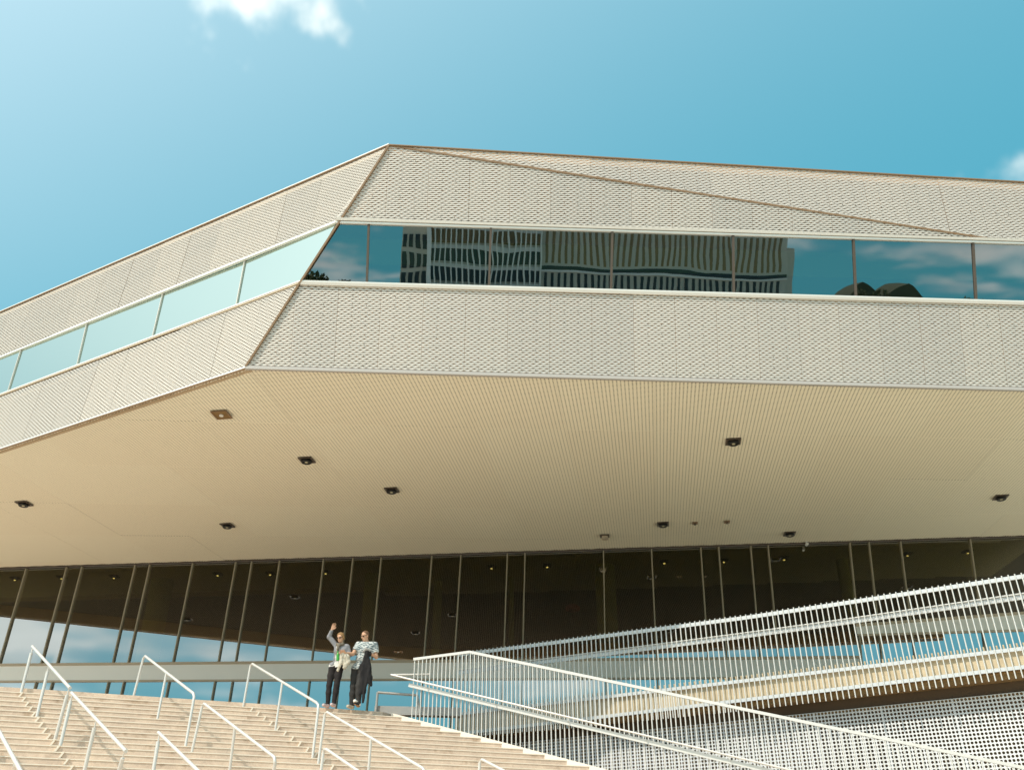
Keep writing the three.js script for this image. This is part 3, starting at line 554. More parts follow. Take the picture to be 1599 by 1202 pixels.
// ---------------------------------------------------------------- terrace behind it, its railing and the perforated screen below
const tA = V(0, 0, -24.3), tB = V(10.5, 0, -18.6), te = tB.clone().sub(tA).normalize(), tn = V(-te.z, 0, te.x); if (tn.z < 0) tn.negate();
const onT = (x, y, out = 0) => onPlane(x, y, inset(tA, tn, out), tn);
{
  const poly = (list, out = 0) => list.map(([x, y]) => onT(x, y, out));
  const lineY = (pts) => (p) => { const w = (q) => q.clone().sub(tA).dot(te), x = w(p); let i = 0; while (i < pts.length - 2 && x > w(pts[i + 1])) i++; return pts[i].y + (pts[i + 1].y - pts[i].y) * (x - w(pts[i])) / (w(pts[i + 1]) - w(pts[i])); };
  const topL = poly([[655, 1027], [800, 1009], [1180, 959], [1599, 896], [1760, 869]]), topY = lineY(topL);
  const botL = poly([[700, 1153], [900, 1136], [1160, 1110], [1599, 1058]]), botY = lineY(botL);
  const bar1 = lineY(poly([[1150, 1064], [1599, 1012]])), bar2 = lineY(poly([[1150, 1094], [1599, 1041]])), hr = lineY(poly([[845, 1034], [1249, 982], [1599, 932]], -0.16));
  const P = (w, y, out = 0) => tA.clone().addScaledVector(te, w).addScaledVector(tn, out).setY(y);
  const W0 = -1.75, W1 = 14.5, q = (w) => tA.clone().addScaledVector(te, w);
  const ter = thing('terrace', 'raised terrace deck with pale concrete edge beside the stairs', 'terrace');
  const dk = (w) => bar1(q(w)) + 0.04, mid = (w) => bar2(q(w)) - 0.02, low = (w) => botY(q(w)) + 0.015;
  part('deck_edge', slab([P(W0, mid(W0), -0.10), P(W1, mid(W1), -0.10), P(W1, dk(W1), -0.10), P(W0, dk(W0), -0.10)], tn, 0.4), M.concrete, ter);
  part('timber_fascia', slab([P(W0, low(W0), -0.14), P(W1, low(W1), -0.14), P(W1, mid(W1) - 0.003, -0.14), P(W0, mid(W0) - 0.003, -0.14)], tn, 0.4), M.wood, ter);
  const SD = -0.62, sO = inset(tA, tn, SD), onSc = (x, y) => onPlane(x, y, sO, tn);
  const sa = onSc(900, 1150.5), sb = onSc(1599, 1079.5);
  const sw = (p) => p.clone().sub(tA).dot(te), scTop = (w) => sa.y + (sb.y - sa.y) * (w - sw(sa)) / (sw(sb) - sw(sa));
  part('recess_beam', slab([P(W0, scTop(W0) - 0.02, SD - 0.12), P(W1, scTop(W1) - 0.02, SD - 0.12), P(W1, low(W1) + 0.05, SD - 0.12), P(W0, low(W0) + 0.05, SD - 0.12)], tn, 0.3), M.recessShade, ter);
  part('deck_slab', slab([P(W0, dk(W0) - 0.03, -0.52), P(W1, dk(W1) - 0.03, -0.52), V(W1 + 6, dk(W1) - 0.03, glassZ(20)), V(-2.0, dk(W0) - 0.03, glassZ(-2))].map((p) => V(p.x, dk(6) - 0.06, p.z)), V(0, 1, 0), 0.35), M.concrete, ter);
  part('side_wall', slab([P(W0, 0, -0.3), P(W0, 0, -3.5), P(W0, mid(W0) + 0.1, -3.5), P(W0, mid(W0) + 0.1, -0.3)], te.clone().negate(), 0.2), M.concrete, ter);
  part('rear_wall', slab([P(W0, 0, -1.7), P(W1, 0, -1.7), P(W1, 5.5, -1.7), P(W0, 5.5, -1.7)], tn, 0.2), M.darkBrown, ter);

  const t = thing('terrace_railing', 'tall white baluster railing along the terrace edge, rising to the right', 'railing');
  const segs = (Y, out, w, h, n = 8) => Array.from({ length: n }, (_, i) => { const a = W0 + (W1 - W0) * i / n, b = W0 + (W1 - W0) * (i + 1) / n; return beam(P(a, Y(q(a)), out), P(b, Y(q(b)), out), w, h); });
  part('top_rail', segs((p) => topY(p) - 0.045, -0.03, 0.03, 0.085), M.galv, t);
  part('handrail', segs(hr, -0.16, 0.03, 0.10), M.galv, t);
  part('handrail', segs((p) => hr(p) + 0.065, -0.13, 0.06, 0.022), M.railPaint, t);
  part('flat_bar', segs(bar1, -0.03, 0.025, 0.075), M.galv, t);
  part('flat_bar', segs(bar2, -0.03, 0.025, 0.075), M.galv, t);
  const studs = [];
  for (let w = W0 + 0.02, i = 0; w < W1; w += 0.127, i++) {
    const b = botY(q(w)), m = part('baluster', balGeo(topY(q(w)) + 0.025 - b), M.railPaint, t); m.position.copy(P(w, b));
    if (i % 1 === 0) { const h = part('bracket', rod(V(0, 0, 0), V(0, 0.07, 0), 0.012, 6), M.railPaint, t); h.position.copy(P(w + 0.05, hr(q(w)) - 0.055, -0.125)); }
    if (i < 130) { const s = part('edge_stub', mergeStub(), M.concrete, ter); s.position.copy(P(w + 0.055, dk(w) - 0.06, -0.13)); }
  }
  // perforated white sheets
  const scr = thing('perforated_screen', 'white perforated metal screen under the terrace', 'screen');
  const HP = 0.0785, seams = [-1.2]; const tops = [780, 880, 975, 1070, 1170, 1271, 1376, 1487, 1605, 1730];
  const ws = tops.map((x) => sw(onSc(x, 1150.5 - (x - 900) * 71 / 699))), ROWS = 34, RH = 0.029;
  for (let k = 0; k + 1 < ws.length; k++) {
    const n = Math.max(6, Math.round((ws[k + 1] - ws[k]) / HP)), cw = (ws[k + 1] - ws[k]) / n, pos = [];
    const put = (w, d) => { const p = P(w, scTop(w) - d, SD); pos.push(p.x, p.y, p.z); };
    const quad = (w0, d0, w1, d1) => { put(w0, d1); put(w1, d1); put(w1, d0); put(w0, d1); put(w1, d0); put(w0, d0); };
    for (let r = 0; r < ROWS; r++) for (let i = 0; i < n; i++) {
      const cx = ws[k] + (i + 0.5) * cw, cd = (r + 0.5) * HP, ring = [], sq = [];
      for (let e = 0; e < 12; e++) { const an = (e + 0.5) * Math.PI / 6, ca = Math.cos(an), sn = Math.sin(an), m = Math.max(Math.abs(ca), Math.abs(sn)); ring.push([cx + RH * ca, cd + RH * sn]); sq.push([cx + cw / 2 * ca / m, cd + HP / 2 * sn / m]); }
      for (let e = 0; e < 12; e++) { const f = (e + 1) % 12; put(...ring[e]); put(...sq[e]); put(...sq[f]); put(...ring[e]); put(...sq[f]); put(...ring[f]); }
      for (const [sx, sy] of [[1, 1], [-1, 1], [-1, -1], [1, -1]]) { const c = [cx + sx * cw / 2, cd + sy * HP / 2]; const e = sx > 0 ? (sy > 0 ? [0, 1] : [10, 11]) : (sy > 0 ? [4, 5] : [6, 7]); put(...sq[e[0]]); put(...c); put(...sq[e[1]]); }
    }
    const m = part('perforated_panel', triGeo(pos), rnd() < 0.5 ? M.screen : M.screenB, scr);
    part('stud', beam(P(ws[k], scTop(ws[k]), SD - 0.05), P(ws[k], scTop(ws[k]) - ROWS * HP, SD - 0.05), 0.05, 0.06, tn), M.galv, scr);
  }
  part('head_channel', beam(P(ws[0], scTop(ws[0]) - 0.035, SD - 0.05), P(ws[ws.length - 1], scTop(ws[ws.length - 1]) - 0.035, SD - 0.05), 0.04, 0.06), M.wood, scr);
  part('plinth', slab([P(W0, 0, SD), P(W1, 0, SD), P(W1, scTop(W1) - ROWS * HP, SD), P(W0, scTop(W0) - ROWS * HP, SD)], tn, 0.2), M.concrete, ter);
}
function mergeStub() { return new THREE.CylinderGeometry(0.022, 0.022, 0.16, 7).translate(0, 0.08, 0); }

// low guard frame beside the man
{
  const P0 = V(0, 0, -23.0), n = V(0, 0, 1), p = (x, y) => onPlane(x, y, P0, n);
  const t = thing('guard_frame', 'low galvanised guard frame between the man and the white railing', 'guard rail');
  const a = p(590, 1081), b = p(652, 1085.5), af = p(587, 1113), bf = p(655, 1114);
  part('rail', rod(a, b, 0.03, 10), M.gate, t); part('post', rod(af, a, 0.03, 10), M.gate, t); part('post', rod(bf, b, 0.03, 10), M.gate, t);
}
// ---------------------------------------------------------------- people: smooth bodies meshed from joint skeletons
function surface(fn, lo, hi, cell) {                               // naive surface nets of fn = 0 (inside negative)
  const n = [0, 1, 2].map((k) => Math.ceil((hi[k] - lo[k]) / cell) + 1), N = n[0] * n[1] * n[2], f = new Float32Array(N), at = (i, j, k) => i + n[0] * (j + n[1] * k);
  for (let k = 0; k < n[2]; k++) for (let j = 0; j < n[1]; j++) for (let i = 0; i < n[0]; i++) f[at(i, j, k)] = fn(lo[0] + i * cell, lo[1] + j * cell, lo[2] + k * cell);
  const id = new Int32Array(N).fill(-1), pos = [], idx = [], corner = [0, 1, 2, 3, 4, 5, 6, 7].map((c) => [c & 1, (c >> 1) & 1, c >> 2]);
  for (let k = 0; k < n[2] - 1; k++) for (let j = 0; j < n[1] - 1; j++) for (let i = 0; i < n[0] - 1; i++) {
    const v = corner.map(([a, b, c]) => f[at(i + a, j + b, k + c)]); let m = 0; v.forEach((x) => { if (x < 0) m++; }); if (m === 0 || m === 8) continue;
    let sx = 0, sy = 0, sz = 0, q = 0;
    for (let a = 0; a < 8; a++) for (const s of [1, 2, 4]) { const b = a | s; if (b === a || (v[a] < 0) === (v[b] < 0)) continue; const t = v[a] / (v[a] - v[b]); const A = corner[a], B = corner[b]; sx += A[0] + (B[0] - A[0]) * t; sy += A[1] + (B[1] - A[1]) * t; sz += A[2] + (B[2] - A[2]) * t; q++; }
    id[at(i, j, k)] = pos.length / 3; pos.push(lo[0] + (i + sx / q) * cell, lo[1] + (j + sy / q) * cell, lo[2] + (k + sz / q) * cell);
  }
  const quad = (a, b, c, d, flip) => { if (a < 0 || b < 0 || c < 0 || d < 0) return; flip ? idx.push(a, c, b, a, d, c) : idx.push(a, b, c, a, c, d); };
  for (let k = 1; k < n[2] - 1; k++) for (let j = 1; j < n[1] - 1; j++) for (let i = 1; i < n[0] - 1; i++) {
    const s = f[at(i, j, k)] < 0;
    if (s !== f[at(i + 1, j, k)] < 0) quad(id[at(i, j - 1, k - 1)], id[at(i, j, k - 1)], id[at(i, j, k)], id[at(i, j - 1, k)], !s);
    if (s !== f[at(i, j + 1, k)] < 0) quad(id[at(i - 1, j, k - 1)], id[at(i - 1, j, k)], id[at(i, j, k)], id[at(i, j, k - 1)], !s);
    if (s !== f[at(i, j, k + 1)] < 0) quad(id[at(i - 1, j - 1, k)], id[at(i, j - 1, k)], id[at(i, j, k)], id[at(i - 1, j, k)], !s);
  }
  const g = new THREE.BufferGeometry(); g.setAttribute('position', new THREE.Float32BufferAttribute(pos, 3)); g.setIndex(idx); g.computeVertexNormals();
  const uv = new Float32Array(pos.length / 3 * 2); for (let i = 0; i < pos.length / 3; i++) { uv[i * 2] = pos[i * 3] + pos[i * 3 + 2] * 0.5; uv[i * 2 + 1] = pos[i * 3 + 1]; }
  g.setAttribute('uv', new THREE.BufferAttribute(uv, 2)); return g;
}
const smin = (a, b, k) => { const h = clamp(0.5 + 0.5 * (b - a) / k); return b + (a - b) * h - k * h * (1 - h); };
const cone = (a, b, r1, r2) => { const dx = b[0] - a[0], dy = b[1] - a[1], dz = b[2] - a[2], L = dx * dx + dy * dy + dz * dz || 1e-9; return (x, y, z) => { const t = clamp(((x - a[0]) * dx + (y - a[1]) * dy + (z - a[2]) * dz) / L); return Math.hypot(x - a[0] - dx * t, y - a[1] - dy * t, z - a[2] - dz * t) - (r1 + (r2 - r1) * t); }; };
const ball = (c, r) => (x, y, z) => { const X = (x - c[0]) / r[0], Y = (y - c[1]) / r[1], Z = (z - c[2]) / r[2], k = Math.hypot(X, Y, Z), g = Math.hypot(X / r[0], Y / r[1], Z / r[2]); return g < 1e-6 ? -Math.min(...r) : k * (k - 1) / g; };
const blend = (list, k) => (x, y, z) => { let d = 1e3; for (const f of list) d = smin(d, f(x, y, z), k); return d; };
const mix3 = (a, b, t) => a.map((v, i) => v + (b[i] - v) * t);
// a hand as palm, four fingers of unequal length and a thumb; fingers bend towards `curlDir`
function handSdf(wrist, dirTo, side, curlDir, curl, s = 1) {
  const D = new THREE.Vector3(...dirTo).sub(new THREE.Vector3(...wrist)).normalize(), C = new THREE.Vector3(...curlDir); C.addScaledVector(D, -C.dot(D)).normalize();
  const S = D.clone().cross(C).multiplyScalar(side), W = new THREE.Vector3(...wrist), P = (d, q, c) => W.clone().addScaledVector(D, d * s).addScaledVector(S, q * s).addScaledVector(C, c * s).toArray();
  const list = [cone(P(0, -0.012, 0), P(0.075, -0.027, 0), 0.016 * s, 0.013 * s), cone(P(0, 0.012, 0), P(0.075, 0.027, 0), 0.016 * s, 0.013 * s), cone(P(0.01, 0, 0), P(0.08, 0, 0), 0.017 * s, 0.014 * s)], fingers = [];
  [[-0.032, 0.058], [-0.011, 0.075], [0.011, 0.080], [0.032, 0.070]].forEach(([q, L]) => {
    let p = P(0.078, q, 0), an = 0, d = 0.078, c = 0; for (let j = 0; j < 3; j++) { an += curl * (0.6 + 0.3 * j); const l = L * [0.45, 0.32, 0.26][j]; d += l * Math.cos(an); c += l * Math.sin(an); const e = P(d, q * (1.05 + 0.06 * j), c); fingers.push(cone(p, e, (0.0092 - 0.001 * j) * s, (0.0085 - 0.001 * j) * s)); p = e; }
  });
  fingers.push(cone(P(0.022, 0.030, 0.006), P(0.055, 0.058, 0.018), 0.012 * s, 0.0105 * s), cone(P(0.055, 0.058, 0.018), P(0.085, 0.066, 0.026 + 0.02 * curl), 0.0105 * s, 0.008 * s));
  const palm = blend(list, 0.012), fs = fingers;
  return (x, y, z) => { let f = 1e3; for (const g of fs) f = Math.min(f, g(x, y, z)); return smin(palm(x, y, z), f, 0.006); };
}
function makePerson(name, J, label, pos, o) {
  const t = thing(name, label, 'person', pos);
  const head = J.head, yaw = o.yaw, nod = o.nod, hq = new THREE.Quaternion().setFromEuler(new THREE.Euler(nod, yaw, o.roll ?? 0, 'YXZ'));
  const H = (x, y, z) => new THREE.Vector3(x, y, z).applyQuaternion(hq).add(new THREE.Vector3(...head)).toArray();
  const inv = hq.clone().invert(), q = new THREE.Vector3();
  const local = (f) => (x, y, z) => { q.set(x - head[0], y - head[1], z - head[2]).applyQuaternion(inv); return f(q.x, q.y, q.z); };
  const hs = o.headScale ?? 1;
  // head in its own axes: z is the face
  const skull = blend([ball([0, 0.035, -0.012], [0.076, 0.088, 0.095]), ball([0, -0.045, 0.022], [0.058, 0.072, 0.066]), ball([0, -0.092, 0.045], [0.030, 0.022, 0.028])], 0.03);
  const feats = [cone([0, 0.012, 0.088], [0, -0.028, 0.108], 0.009, 0.013), ball([0.03, 0.022, 0.078], [0.026, 0.010, 0.014]), ball([-0.03, 0.022, 0.078], [0.026, 0.010, 0.014]), ball([0, -0.062, 0.084], [0.024, 0.006, 0.010]), ball([0, -0.074, 0.080], [0.020, 0.007, 0.010]), ball([0.078, -0.008, -0.008], [0.010, 0.030, 0.018]), ball([-0.078, -0.008, -0.008], [0.010, 0.030, 0.018])];
  const headL = (x, y, z) => { x /= hs; y /= hs; z /= hs; let d = skull(x, y, z); for (const f of feats) d = smin(d, f(x, y, z), 0.008); return d * hs; };
  const headF = local(headL);
  const r = o.build;
  const chestW = mix3(J.shR, J.shL, 0.5), pel = mix3(J.hipR, J.hipL, 0.5);
  const torso = blend([
    cone(mix3(J.shR, chestW, 0.30), mix3(J.shL, chestW, 0.30), 0.070 * r, 0.070 * r), cone(mix3(mix3(J.shR, chestW, 0.45), pel, 0.24), mix3(mix3(J.shL, chestW, 0.45), pel, 0.24), 0.112 * r, 0.112 * r),
    cone(mix3(mix3(J.shR, chestW, 0.6), pel, 0.6), mix3(mix3(J.shL, chestW, 0.6), pel, 0.6), 0.112 * r * o.waist, 0.112 * r * o.waist), cone(J.hipR, J.hipL, 0.105 * r, 0.105 * r)], 0.07);
  const neck = cone([chestW[0], chestW[1] + 0.01, chestW[2] - 0.005], H(0, -0.06, -0.01), 0.056 * r, 0.05 * r);
  const arm = (s, e, w) => [cone(s, e, 0.052 * r, 0.042 * r), cone(e, w, 0.043 * r, 0.027 * r)];
  const leg = (h, k, a) => [cone(h, mix3(h, k, 0.5), 0.088 * r, 0.075 * r), cone(mix3(h, k, 0.5), k, 0.075 * r, 0.055 * r), cone(k, mix3(k, a, 0.4), 0.055 * r, 0.054 * r), cone(mix3(k, a, 0.4), a, 0.054 * r, 0.036 * r)];
  const foot = (a, toe) => cone([a[0], a[1] - 0.03, a[2] - 0.02], toe, 0.036, 0.026);
  const limbs = blend([...leg(J.hipR, J.knR, J.anR), ...leg(J.hipL, J.knL, J.anL), foot(J.anR, J.toR), foot(J.anL, J.toL)], 0.03);
  const arms = blend([...arm(J.shR, J.elR, J.wrR), ...arm(J.shL, J.elL, J.wrL)], 0.03);
  const body = (x, y, z) => smin(smin(smin(torso(x, y, z), limbs(x, y, z), 0.03), arms(x, y, z), 0.035), smin(neck(x, y, z), headF(x, y, z), 0.02), 0.03);
  const geos = [surface(body, o.lo, o.hi, 0.0145)];
  const near = (p, m) => [p.map((v) => v - m), p.map((v) => v + m)];
  const [ha, hb] = near(head, 0.17); geos.push(surface((x, y, z) => headF(x, y, z) - 0.0015, ha, hb, 0.0045));
  for (const h of o.hands) { const f = handSdf(...h), c = mix3(h[0], h[1], 0.6), [a, b] = near(c, 0.15); geos.push(surface(f, a, b, 0.0045)); }
  part('body', geos, M.skin, t);
  return { t, H, local, torso, limbs, arms, body, headL, neck, head, hs };
}
const weave = tex(256, (u, v) => { const s = 0.86 + 0.1 * Math.sin(v * 380) * Math.sin(u * 300) + fbm(u * 8, v * 8, 2, 3) * 0.14; return [s, s, s]; }, true, 3);
const personAt = (x, y, back) => atHeight(x, y, TOP).add(V(0, 0, -back));
const yTurn = (o, a) => { o.rotation.y = a; };
{
  // the woman, waving
  const S = 0.00228, X = (x) => (x - 380) * S, Y = (y) => (1050 - y) * S;
  const J = { head: [X(421), Y(348), 0.06], shR: [X(382), Y(428), 0.0], shL: [X(500), Y(442), 0.01], elR: [X(296), Y(334), 0.02], wrR: [X(322), Y(262), 0.08], elL: [X(528), Y(520), 0.02], wrL: [X(478), Y(516), 0.18],
    hipR: [X(362), Y(640), 0], hipL: [X(438), Y(640), 0], knR: [X(347), Y(830), 0.03], knL: [X(424), Y(830), 0.05], anR: [X(346), Y(1012), -0.01], anL: [X(414), Y(1012), 0.05], toR: [X(318), Y(1036), 0.14], toL: [X(405), Y(1040), 0.21] };
  const p = personAt(516, 1105, 0.02);
  const wR = J.wrR, wL = J.wrL;
  const w = makePerson('person', J, 'woman in black trousers and grey cardigan waving her raised hand on the top step', p, { yaw: -0.35, nod: 0.28, roll: 0.06, build: 0.86, waist: 0.92, headScale: 0.94, lo: [-0.36, -0.04, -0.28], hi: [0.52, 1.86, 0.42],
    hands: [[wR, [X(352), Y(190), 0.12], 1, [0.3, 0, 0.95], 0.12, 1.02], [wL, [X(440), Y(508), 0.26], -1, [-0.2, -0.75, 0.3], 0.75, 0.95]] });
  const grey = std(0.34, 0.345, 0.37, 0.95, { map: weave }), white = std(0.78, 0.77, 0.75, 0.9, { map: weave }), trou = std(0.016, 0.012, 0.012, 0.9);
  const cardi = (x, y, z) => { const b = Math.min(smin(w.torso(x, y, z), w.arms(x, y, z), 0.035)) - 0.018 - 0.005 * noise(x * 14, y * 10, z * 14); const hem = Y(628) - y + 0.02 * Math.sin(x * 30), wristR = (y - Y(270)) * 1, open = Math.max(Math.abs(x - X(410) - (1.2 - y) * 0.05) - 0.055 - Math.max(0, (1.25 - y)) * 0.10, 0.02 - z); const handL = Math.hypot(x - wL[0], y - wL[1], z - wL[2]); return Math.max(b, hem, y > 1.5 ? wristR : -1, 0.055 - handL, -open - 0.0, y - 1.475 + (x < X(404) ? -9 : 0)); };
  part('cardigan', surface(cardi, [-0.36, 0.9, -0.28], [0.52, 1.86, 0.42], 0.011), grey, w.t);
  const tee = (x, y, z) => { const b = w.torso(x, y, z) - 0.010; return Math.max(b, Y(655) - y + 0.03 * Math.sin(x * 22 + 1), y - 1.42); };
  part('shirt', surface(tee, [-0.2, 0.85, -0.2], [0.4, 1.5, 0.25], 0.011), white, w.t);
  const tr = (x, y, z) => Math.max(smin(w.limbs(x, y, z) - 0.018 - 0.005 * noise(x * 12, y * 9, z * 12), w.torso(x, y, z) - 0.006, 0.02), y - Y(606), Y(1016) - y);
  part('trousers', surface(tr, [-0.28, 0.03, -0.22], [0.3, 1.05, 0.28], 0.012), trou, w.t);
  const shoe = (a, b) => (x, y, z) => Math.max(smin(cone([a[0], 0.05, a[2] - 0.03], [b[0], 0.038, b[2]], 0.046, 0.036)(x, y, z), cone([a[0], 0.09, a[2]], [a[0], 0.05, a[2]], 0.042, 0.05)(x, y, z), 0.03), 0.012 - y, y - 0.115);
  [[J.anR, J.toR], [J.anL, J.toL]].forEach(([a, b]) => { part('shoe', surface(shoe(a, b), [-0.3, 0, -0.15], [0.3, 0.14, 0.32], 0.008), std(0.62, 0.47, 0.45, 0.7), w.t); });
  const hair = w.local((x, y, z) => { const d = w.headL(x, y, z) - 0.017 - 0.006 * noise(x * 45, y * 25, z * 45); return Math.max(d, z - 0.035 - Math.max(0, y - 0.02) * 0.85, -0.055 - y + Math.max(0, z) * 2.2); });
  part('hair', surface(hair, J.head.map((v) => v - 0.17), J.head.map((v) => v + 0.17), 0.0055), std(0.30, 0.17, 0.07, 0.75), w.t);
  sunglasses(w);
  const sc = blend([0, 1, 2, 3, 4, 5, 6, 7].map((i) => { const a = i / 8 * 6.283, b = (i + 1) / 8 * 6.283, c = [X(424), Y(420), 0.035], R = 0.083; return cone([c[0] + R * Math.cos(a), c[1] + 0.012 * Math.sin(i * 2), c[2] + R * 0.85 * Math.sin(a)], [c[0] + R * Math.cos(b), c[1] + 0.012 * Math.sin(i * 2 + 2), c[2] + R * 0.85 * Math.sin(b)], 0.034, 0.034); }).concat([cone([X(415), Y(430), 0.115], [X(408), Y(470), 0.145], 0.036, 0.03), cone([X(408), Y(470), 0.145], [X(404), Y(530), 0.135], 0.03, 0.024)]), 0.02);
  part('scarf', surface((x, y, z) => sc(x, y, z) - 0.006 * noise(x * 40, y * 40, z * 40), [X(300), Y(560), -0.15], [X(540), Y(340), 0.25], 0.009), std(0.25, 0.21, 0.16, 0.95, { map: weave }), w.t);
  // what she carries
  const at = (x, y, z) => V(X(x), Y(y), z).add(p);
  const b = tag(part('drink_bottle', new THREE.LatheGeometry([[0, -0.10], [0.032, -0.10], [0.034, -0.09], [0.034, 0.03], [0.028, 0.055], [0.014, 0.075], [0.014, 0.10], [0.017, 0.10], [0.017, 0.115], [0, 0.115]].map(([r, y]) => new THREE.Vector2(r, y)), 16), std(0.05, 0.34, 0.05, 0.25)), 'small green drink bottle held by the waving woman', 'bottle'); b.position.copy(at(424, 556, 0.235)); b.rotation.z = 0.08;
  const card = tag(part('badge_card', box(0, 0, 0, 0.085, 0.115, 0.004), std(0.86, 0.84, 0.8, 0.5)), 'white badge card hanging at the waving woman\'s waist', 'badge'); card.position.copy(at(413, 632, 0.16)); card.rotation.set(0.1, 0.1, 0.25);
  const jk = (x, y, z) => { const q = blend([cone([X(470), Y(530), 0.23], [X(520), Y(560), 0.20], 0.05, 0.06), cone([X(520), Y(560), 0.20], [X(535), Y(610), 0.18], 0.06, 0.055), cone([X(535), Y(610), 0.18], [X(500), Y(665), 0.19], 0.055, 0.045), cone([X(470), Y(535), 0.24], [X(462), Y(620), 0.22], 0.05, 0.05), cone([X(462), Y(620), 0.22], [X(435), Y(695), 0.21], 0.045, 0.03), cone([X(490), Y(560), 0.21], [X(500), Y(640), 0.2], 0.05, 0.045)], 0.02)(x, y, z); return q - 0.014 * noise(x * 18 + 3, y * 14, z * 20); };
  const cj = part('cream_jacket', surface(jk, [X(380), Y(740), 0.05], [X(600), Y(460), 0.36], 0.009), std(0.78, 0.71, 0.58, 0.9, { map: weave })); tag(cj, 'folded cream jacket draped over the waving woman\'s forearm', 'jacket'); cj.position.copy(p);
}
function sunglasses(w) {
  const q = new THREE.Quaternion(); const k = w.hs, g = [];
  for (const s of [-1, 1]) { g.push(new THREE.SphereGeometry(0.028, 14, 8).scale(1, 0.72, 0.3).translate(s * 0.034, 0.010, 0.094).toNonIndexed()); g.push(rod(V(s * 0.06, 0.014, 0.09), V(s * 0.084, 0.012, -0.01), 0.004, 6)); }
  g.push(rod(V(-0.012, 0.014, 0.104), V(0.012, 0.014, 0.104), 0.004, 6));
  const m = mergeGeometries(g.map((x) => { x.deleteAttribute('uv'); return x; })), P = m.attributes.position;
  for (let i = 0; i < P.count; i++) { const v = w.H(P.getX(i) * k, P.getY(i) * k, P.getZ(i) * k); P.setXYZ(i, ...v); } m.computeVertexNormals();
  part('sunglasses', m, std(0.02, 0.014, 0.01, 0.15), w.t);
}
{
  // the man, stepping down
  const S = 0.00228, X = (x) => (x - 690) * S, Y = (y) => (1052 - y) * S;
  const J = { head: [X(728), Y(318), 0.06], shR: [X(664), Y(402), 0.02], shL: [X(832), Y(402), 0.0], elR: [X(620), Y(516), 0.16], wrR: [X(556), Y(526), 0.37], elL: [X(858), Y(530), -0.01], wrL: [X(808), Y(514), 0.17],
    hipR: [X(656), Y(650), 0], hipL: [X(736), Y(650), 0.02], knR: [X(645), Y(836), 0.03], knL: [X(714), Y(838), 0.17], anR: [X(643), Y(1018), -0.02], anL: [X(720), Y(996), 0.16], toR: [X(615), Y(1044), 0.13], toL: [X(698), Y(1030), 0.36] };
  const p = personAt(556, 1106.5, 0.02);
  const m = makePerson('person', J, 'man in patterned t-shirt stepping down, handing something to the woman', p, { yaw: -0.75, nod: 0.30, build: 1.0, waist: 1.0, lo: [-0.5, -0.04, -0.3], hi: [0.56, 1.92, 0.56],
    hands: [[J.wrR, [X(490), Y(512), 0.45], 1, [0.1, -0.4, 0.6], 0.3, 1.05], [J.wrL, [X(772), Y(498), 0.23], -1, [-0.2, -0.9, 0.1], 0.6, 1.05]] });
  const camo = tex(512, (u, v) => { const a = fbm(u * 20, v * 62, 3.3, 4), s = a > 0.07 ? 0 : 1, e = a > -0.05 && a < 0.06; return s ? (e ? [0.68, 0.73, 0.74] : [0.88, 0.89, 0.87]) : [0.38, 0.44, 0.47]; }, true, 1.0);
  const shirt = (x, y, z) => { const b = Math.min(smin(m.torso(x, y, z) - 0.020, m.arms(x, y, z) - 0.030, 0.04)) - 0.006 * noise(x * 12, y * 9, z * 12); const slR = cone(J.shR, J.elR, 0, 0), dx = (x - J.shR[0]) * (J.elR[0] - J.shR[0]) + (y - J.shR[1]) * (J.elR[1] - J.shR[1]) + (z - J.shR[2]) * (J.elR[2] - J.shR[2]), L = Math.hypot(J.elR[0] - J.shR[0], J.elR[1] - J.shR[1], J.elR[2] - J.shR[2]);
    const ex = (x - J.shL[0]) * (J.elL[0] - J.shL[0]) + (y - J.shL[1]) * (J.elL[1] - J.shL[1]), K = Math.hypot(J.elL[0] - J.shL[0], J.elL[1] - J.shL[1]);
    const onArm = m.arms(x, y, z) < m.torso(x, y, z) - 0.01, cutR = onArm && x < J.shR[0] + 0.05 ? dx / L - L * 0.66 : -1, cutL = onArm && x > J.shL[0] - 0.05 ? ex / K - K * 0.66 : -1; const foreR = cone(J.elR, J.wrR, 0.06, 0.05)(x, y, z), foreL = cone(J.elL, J.wrL, 0.06, 0.06)(x, y, z);
    return Math.max(b, Y(662) - y + 0.012 * Math.sin(x * 25), cutR, cutL, 0.005 - foreR, 0.005 - foreL, y - Y(378) - Math.abs(x - X(742)) * 0.02); };
  part('shirt', surface(shirt, [-0.5, 0.8, -0.28], [0.56, 1.6, 0.4], 0.011), std(0.85, 0.85, 0.85, 0.9, { map: camo }), m.t);
  const tr = (x, y, z) => Math.max(smin(m.limbs(x, y, z) - 0.024 - 0.007 * noise(x * 12, y * 9, z * 12), m.torso(x, y, z) - 0.008, 0.02), y - Y(640), Y(1022) - y - (x > X(685) ? 0.03 : 0));
  part('trousers', surface(tr, [-0.32, 0.02, -0.24], [0.3, 1.0, 0.42], 0.012), std(0.032, 0.030, 0.028, 0.9), m.t);
  const shoe = (a, b, lift, up) => (x, y, z) => Math.max(smin(cone([a[0], lift + 0.045, a[2] - 0.03], [b[0], lift + 0.034 + up, b[2]], 0.050, 0.040)(x, y, z), cone([a[0], a[1], a[2]], [a[0], lift + 0.05, a[2]], 0.046, 0.055)(x, y, z), 0.03), lift + 0.006 + up * clamp((z - a[2]) / 0.2) - y, y - lift - 0.135);
  part('shoe', surface(shoe(J.anR, J.toR, 0, 0), [-0.35, -0.02, -0.16], [0.1, 0.16, 0.3], 0.008), std(0.50, 0.44, 0.34, 0.7), m.t);
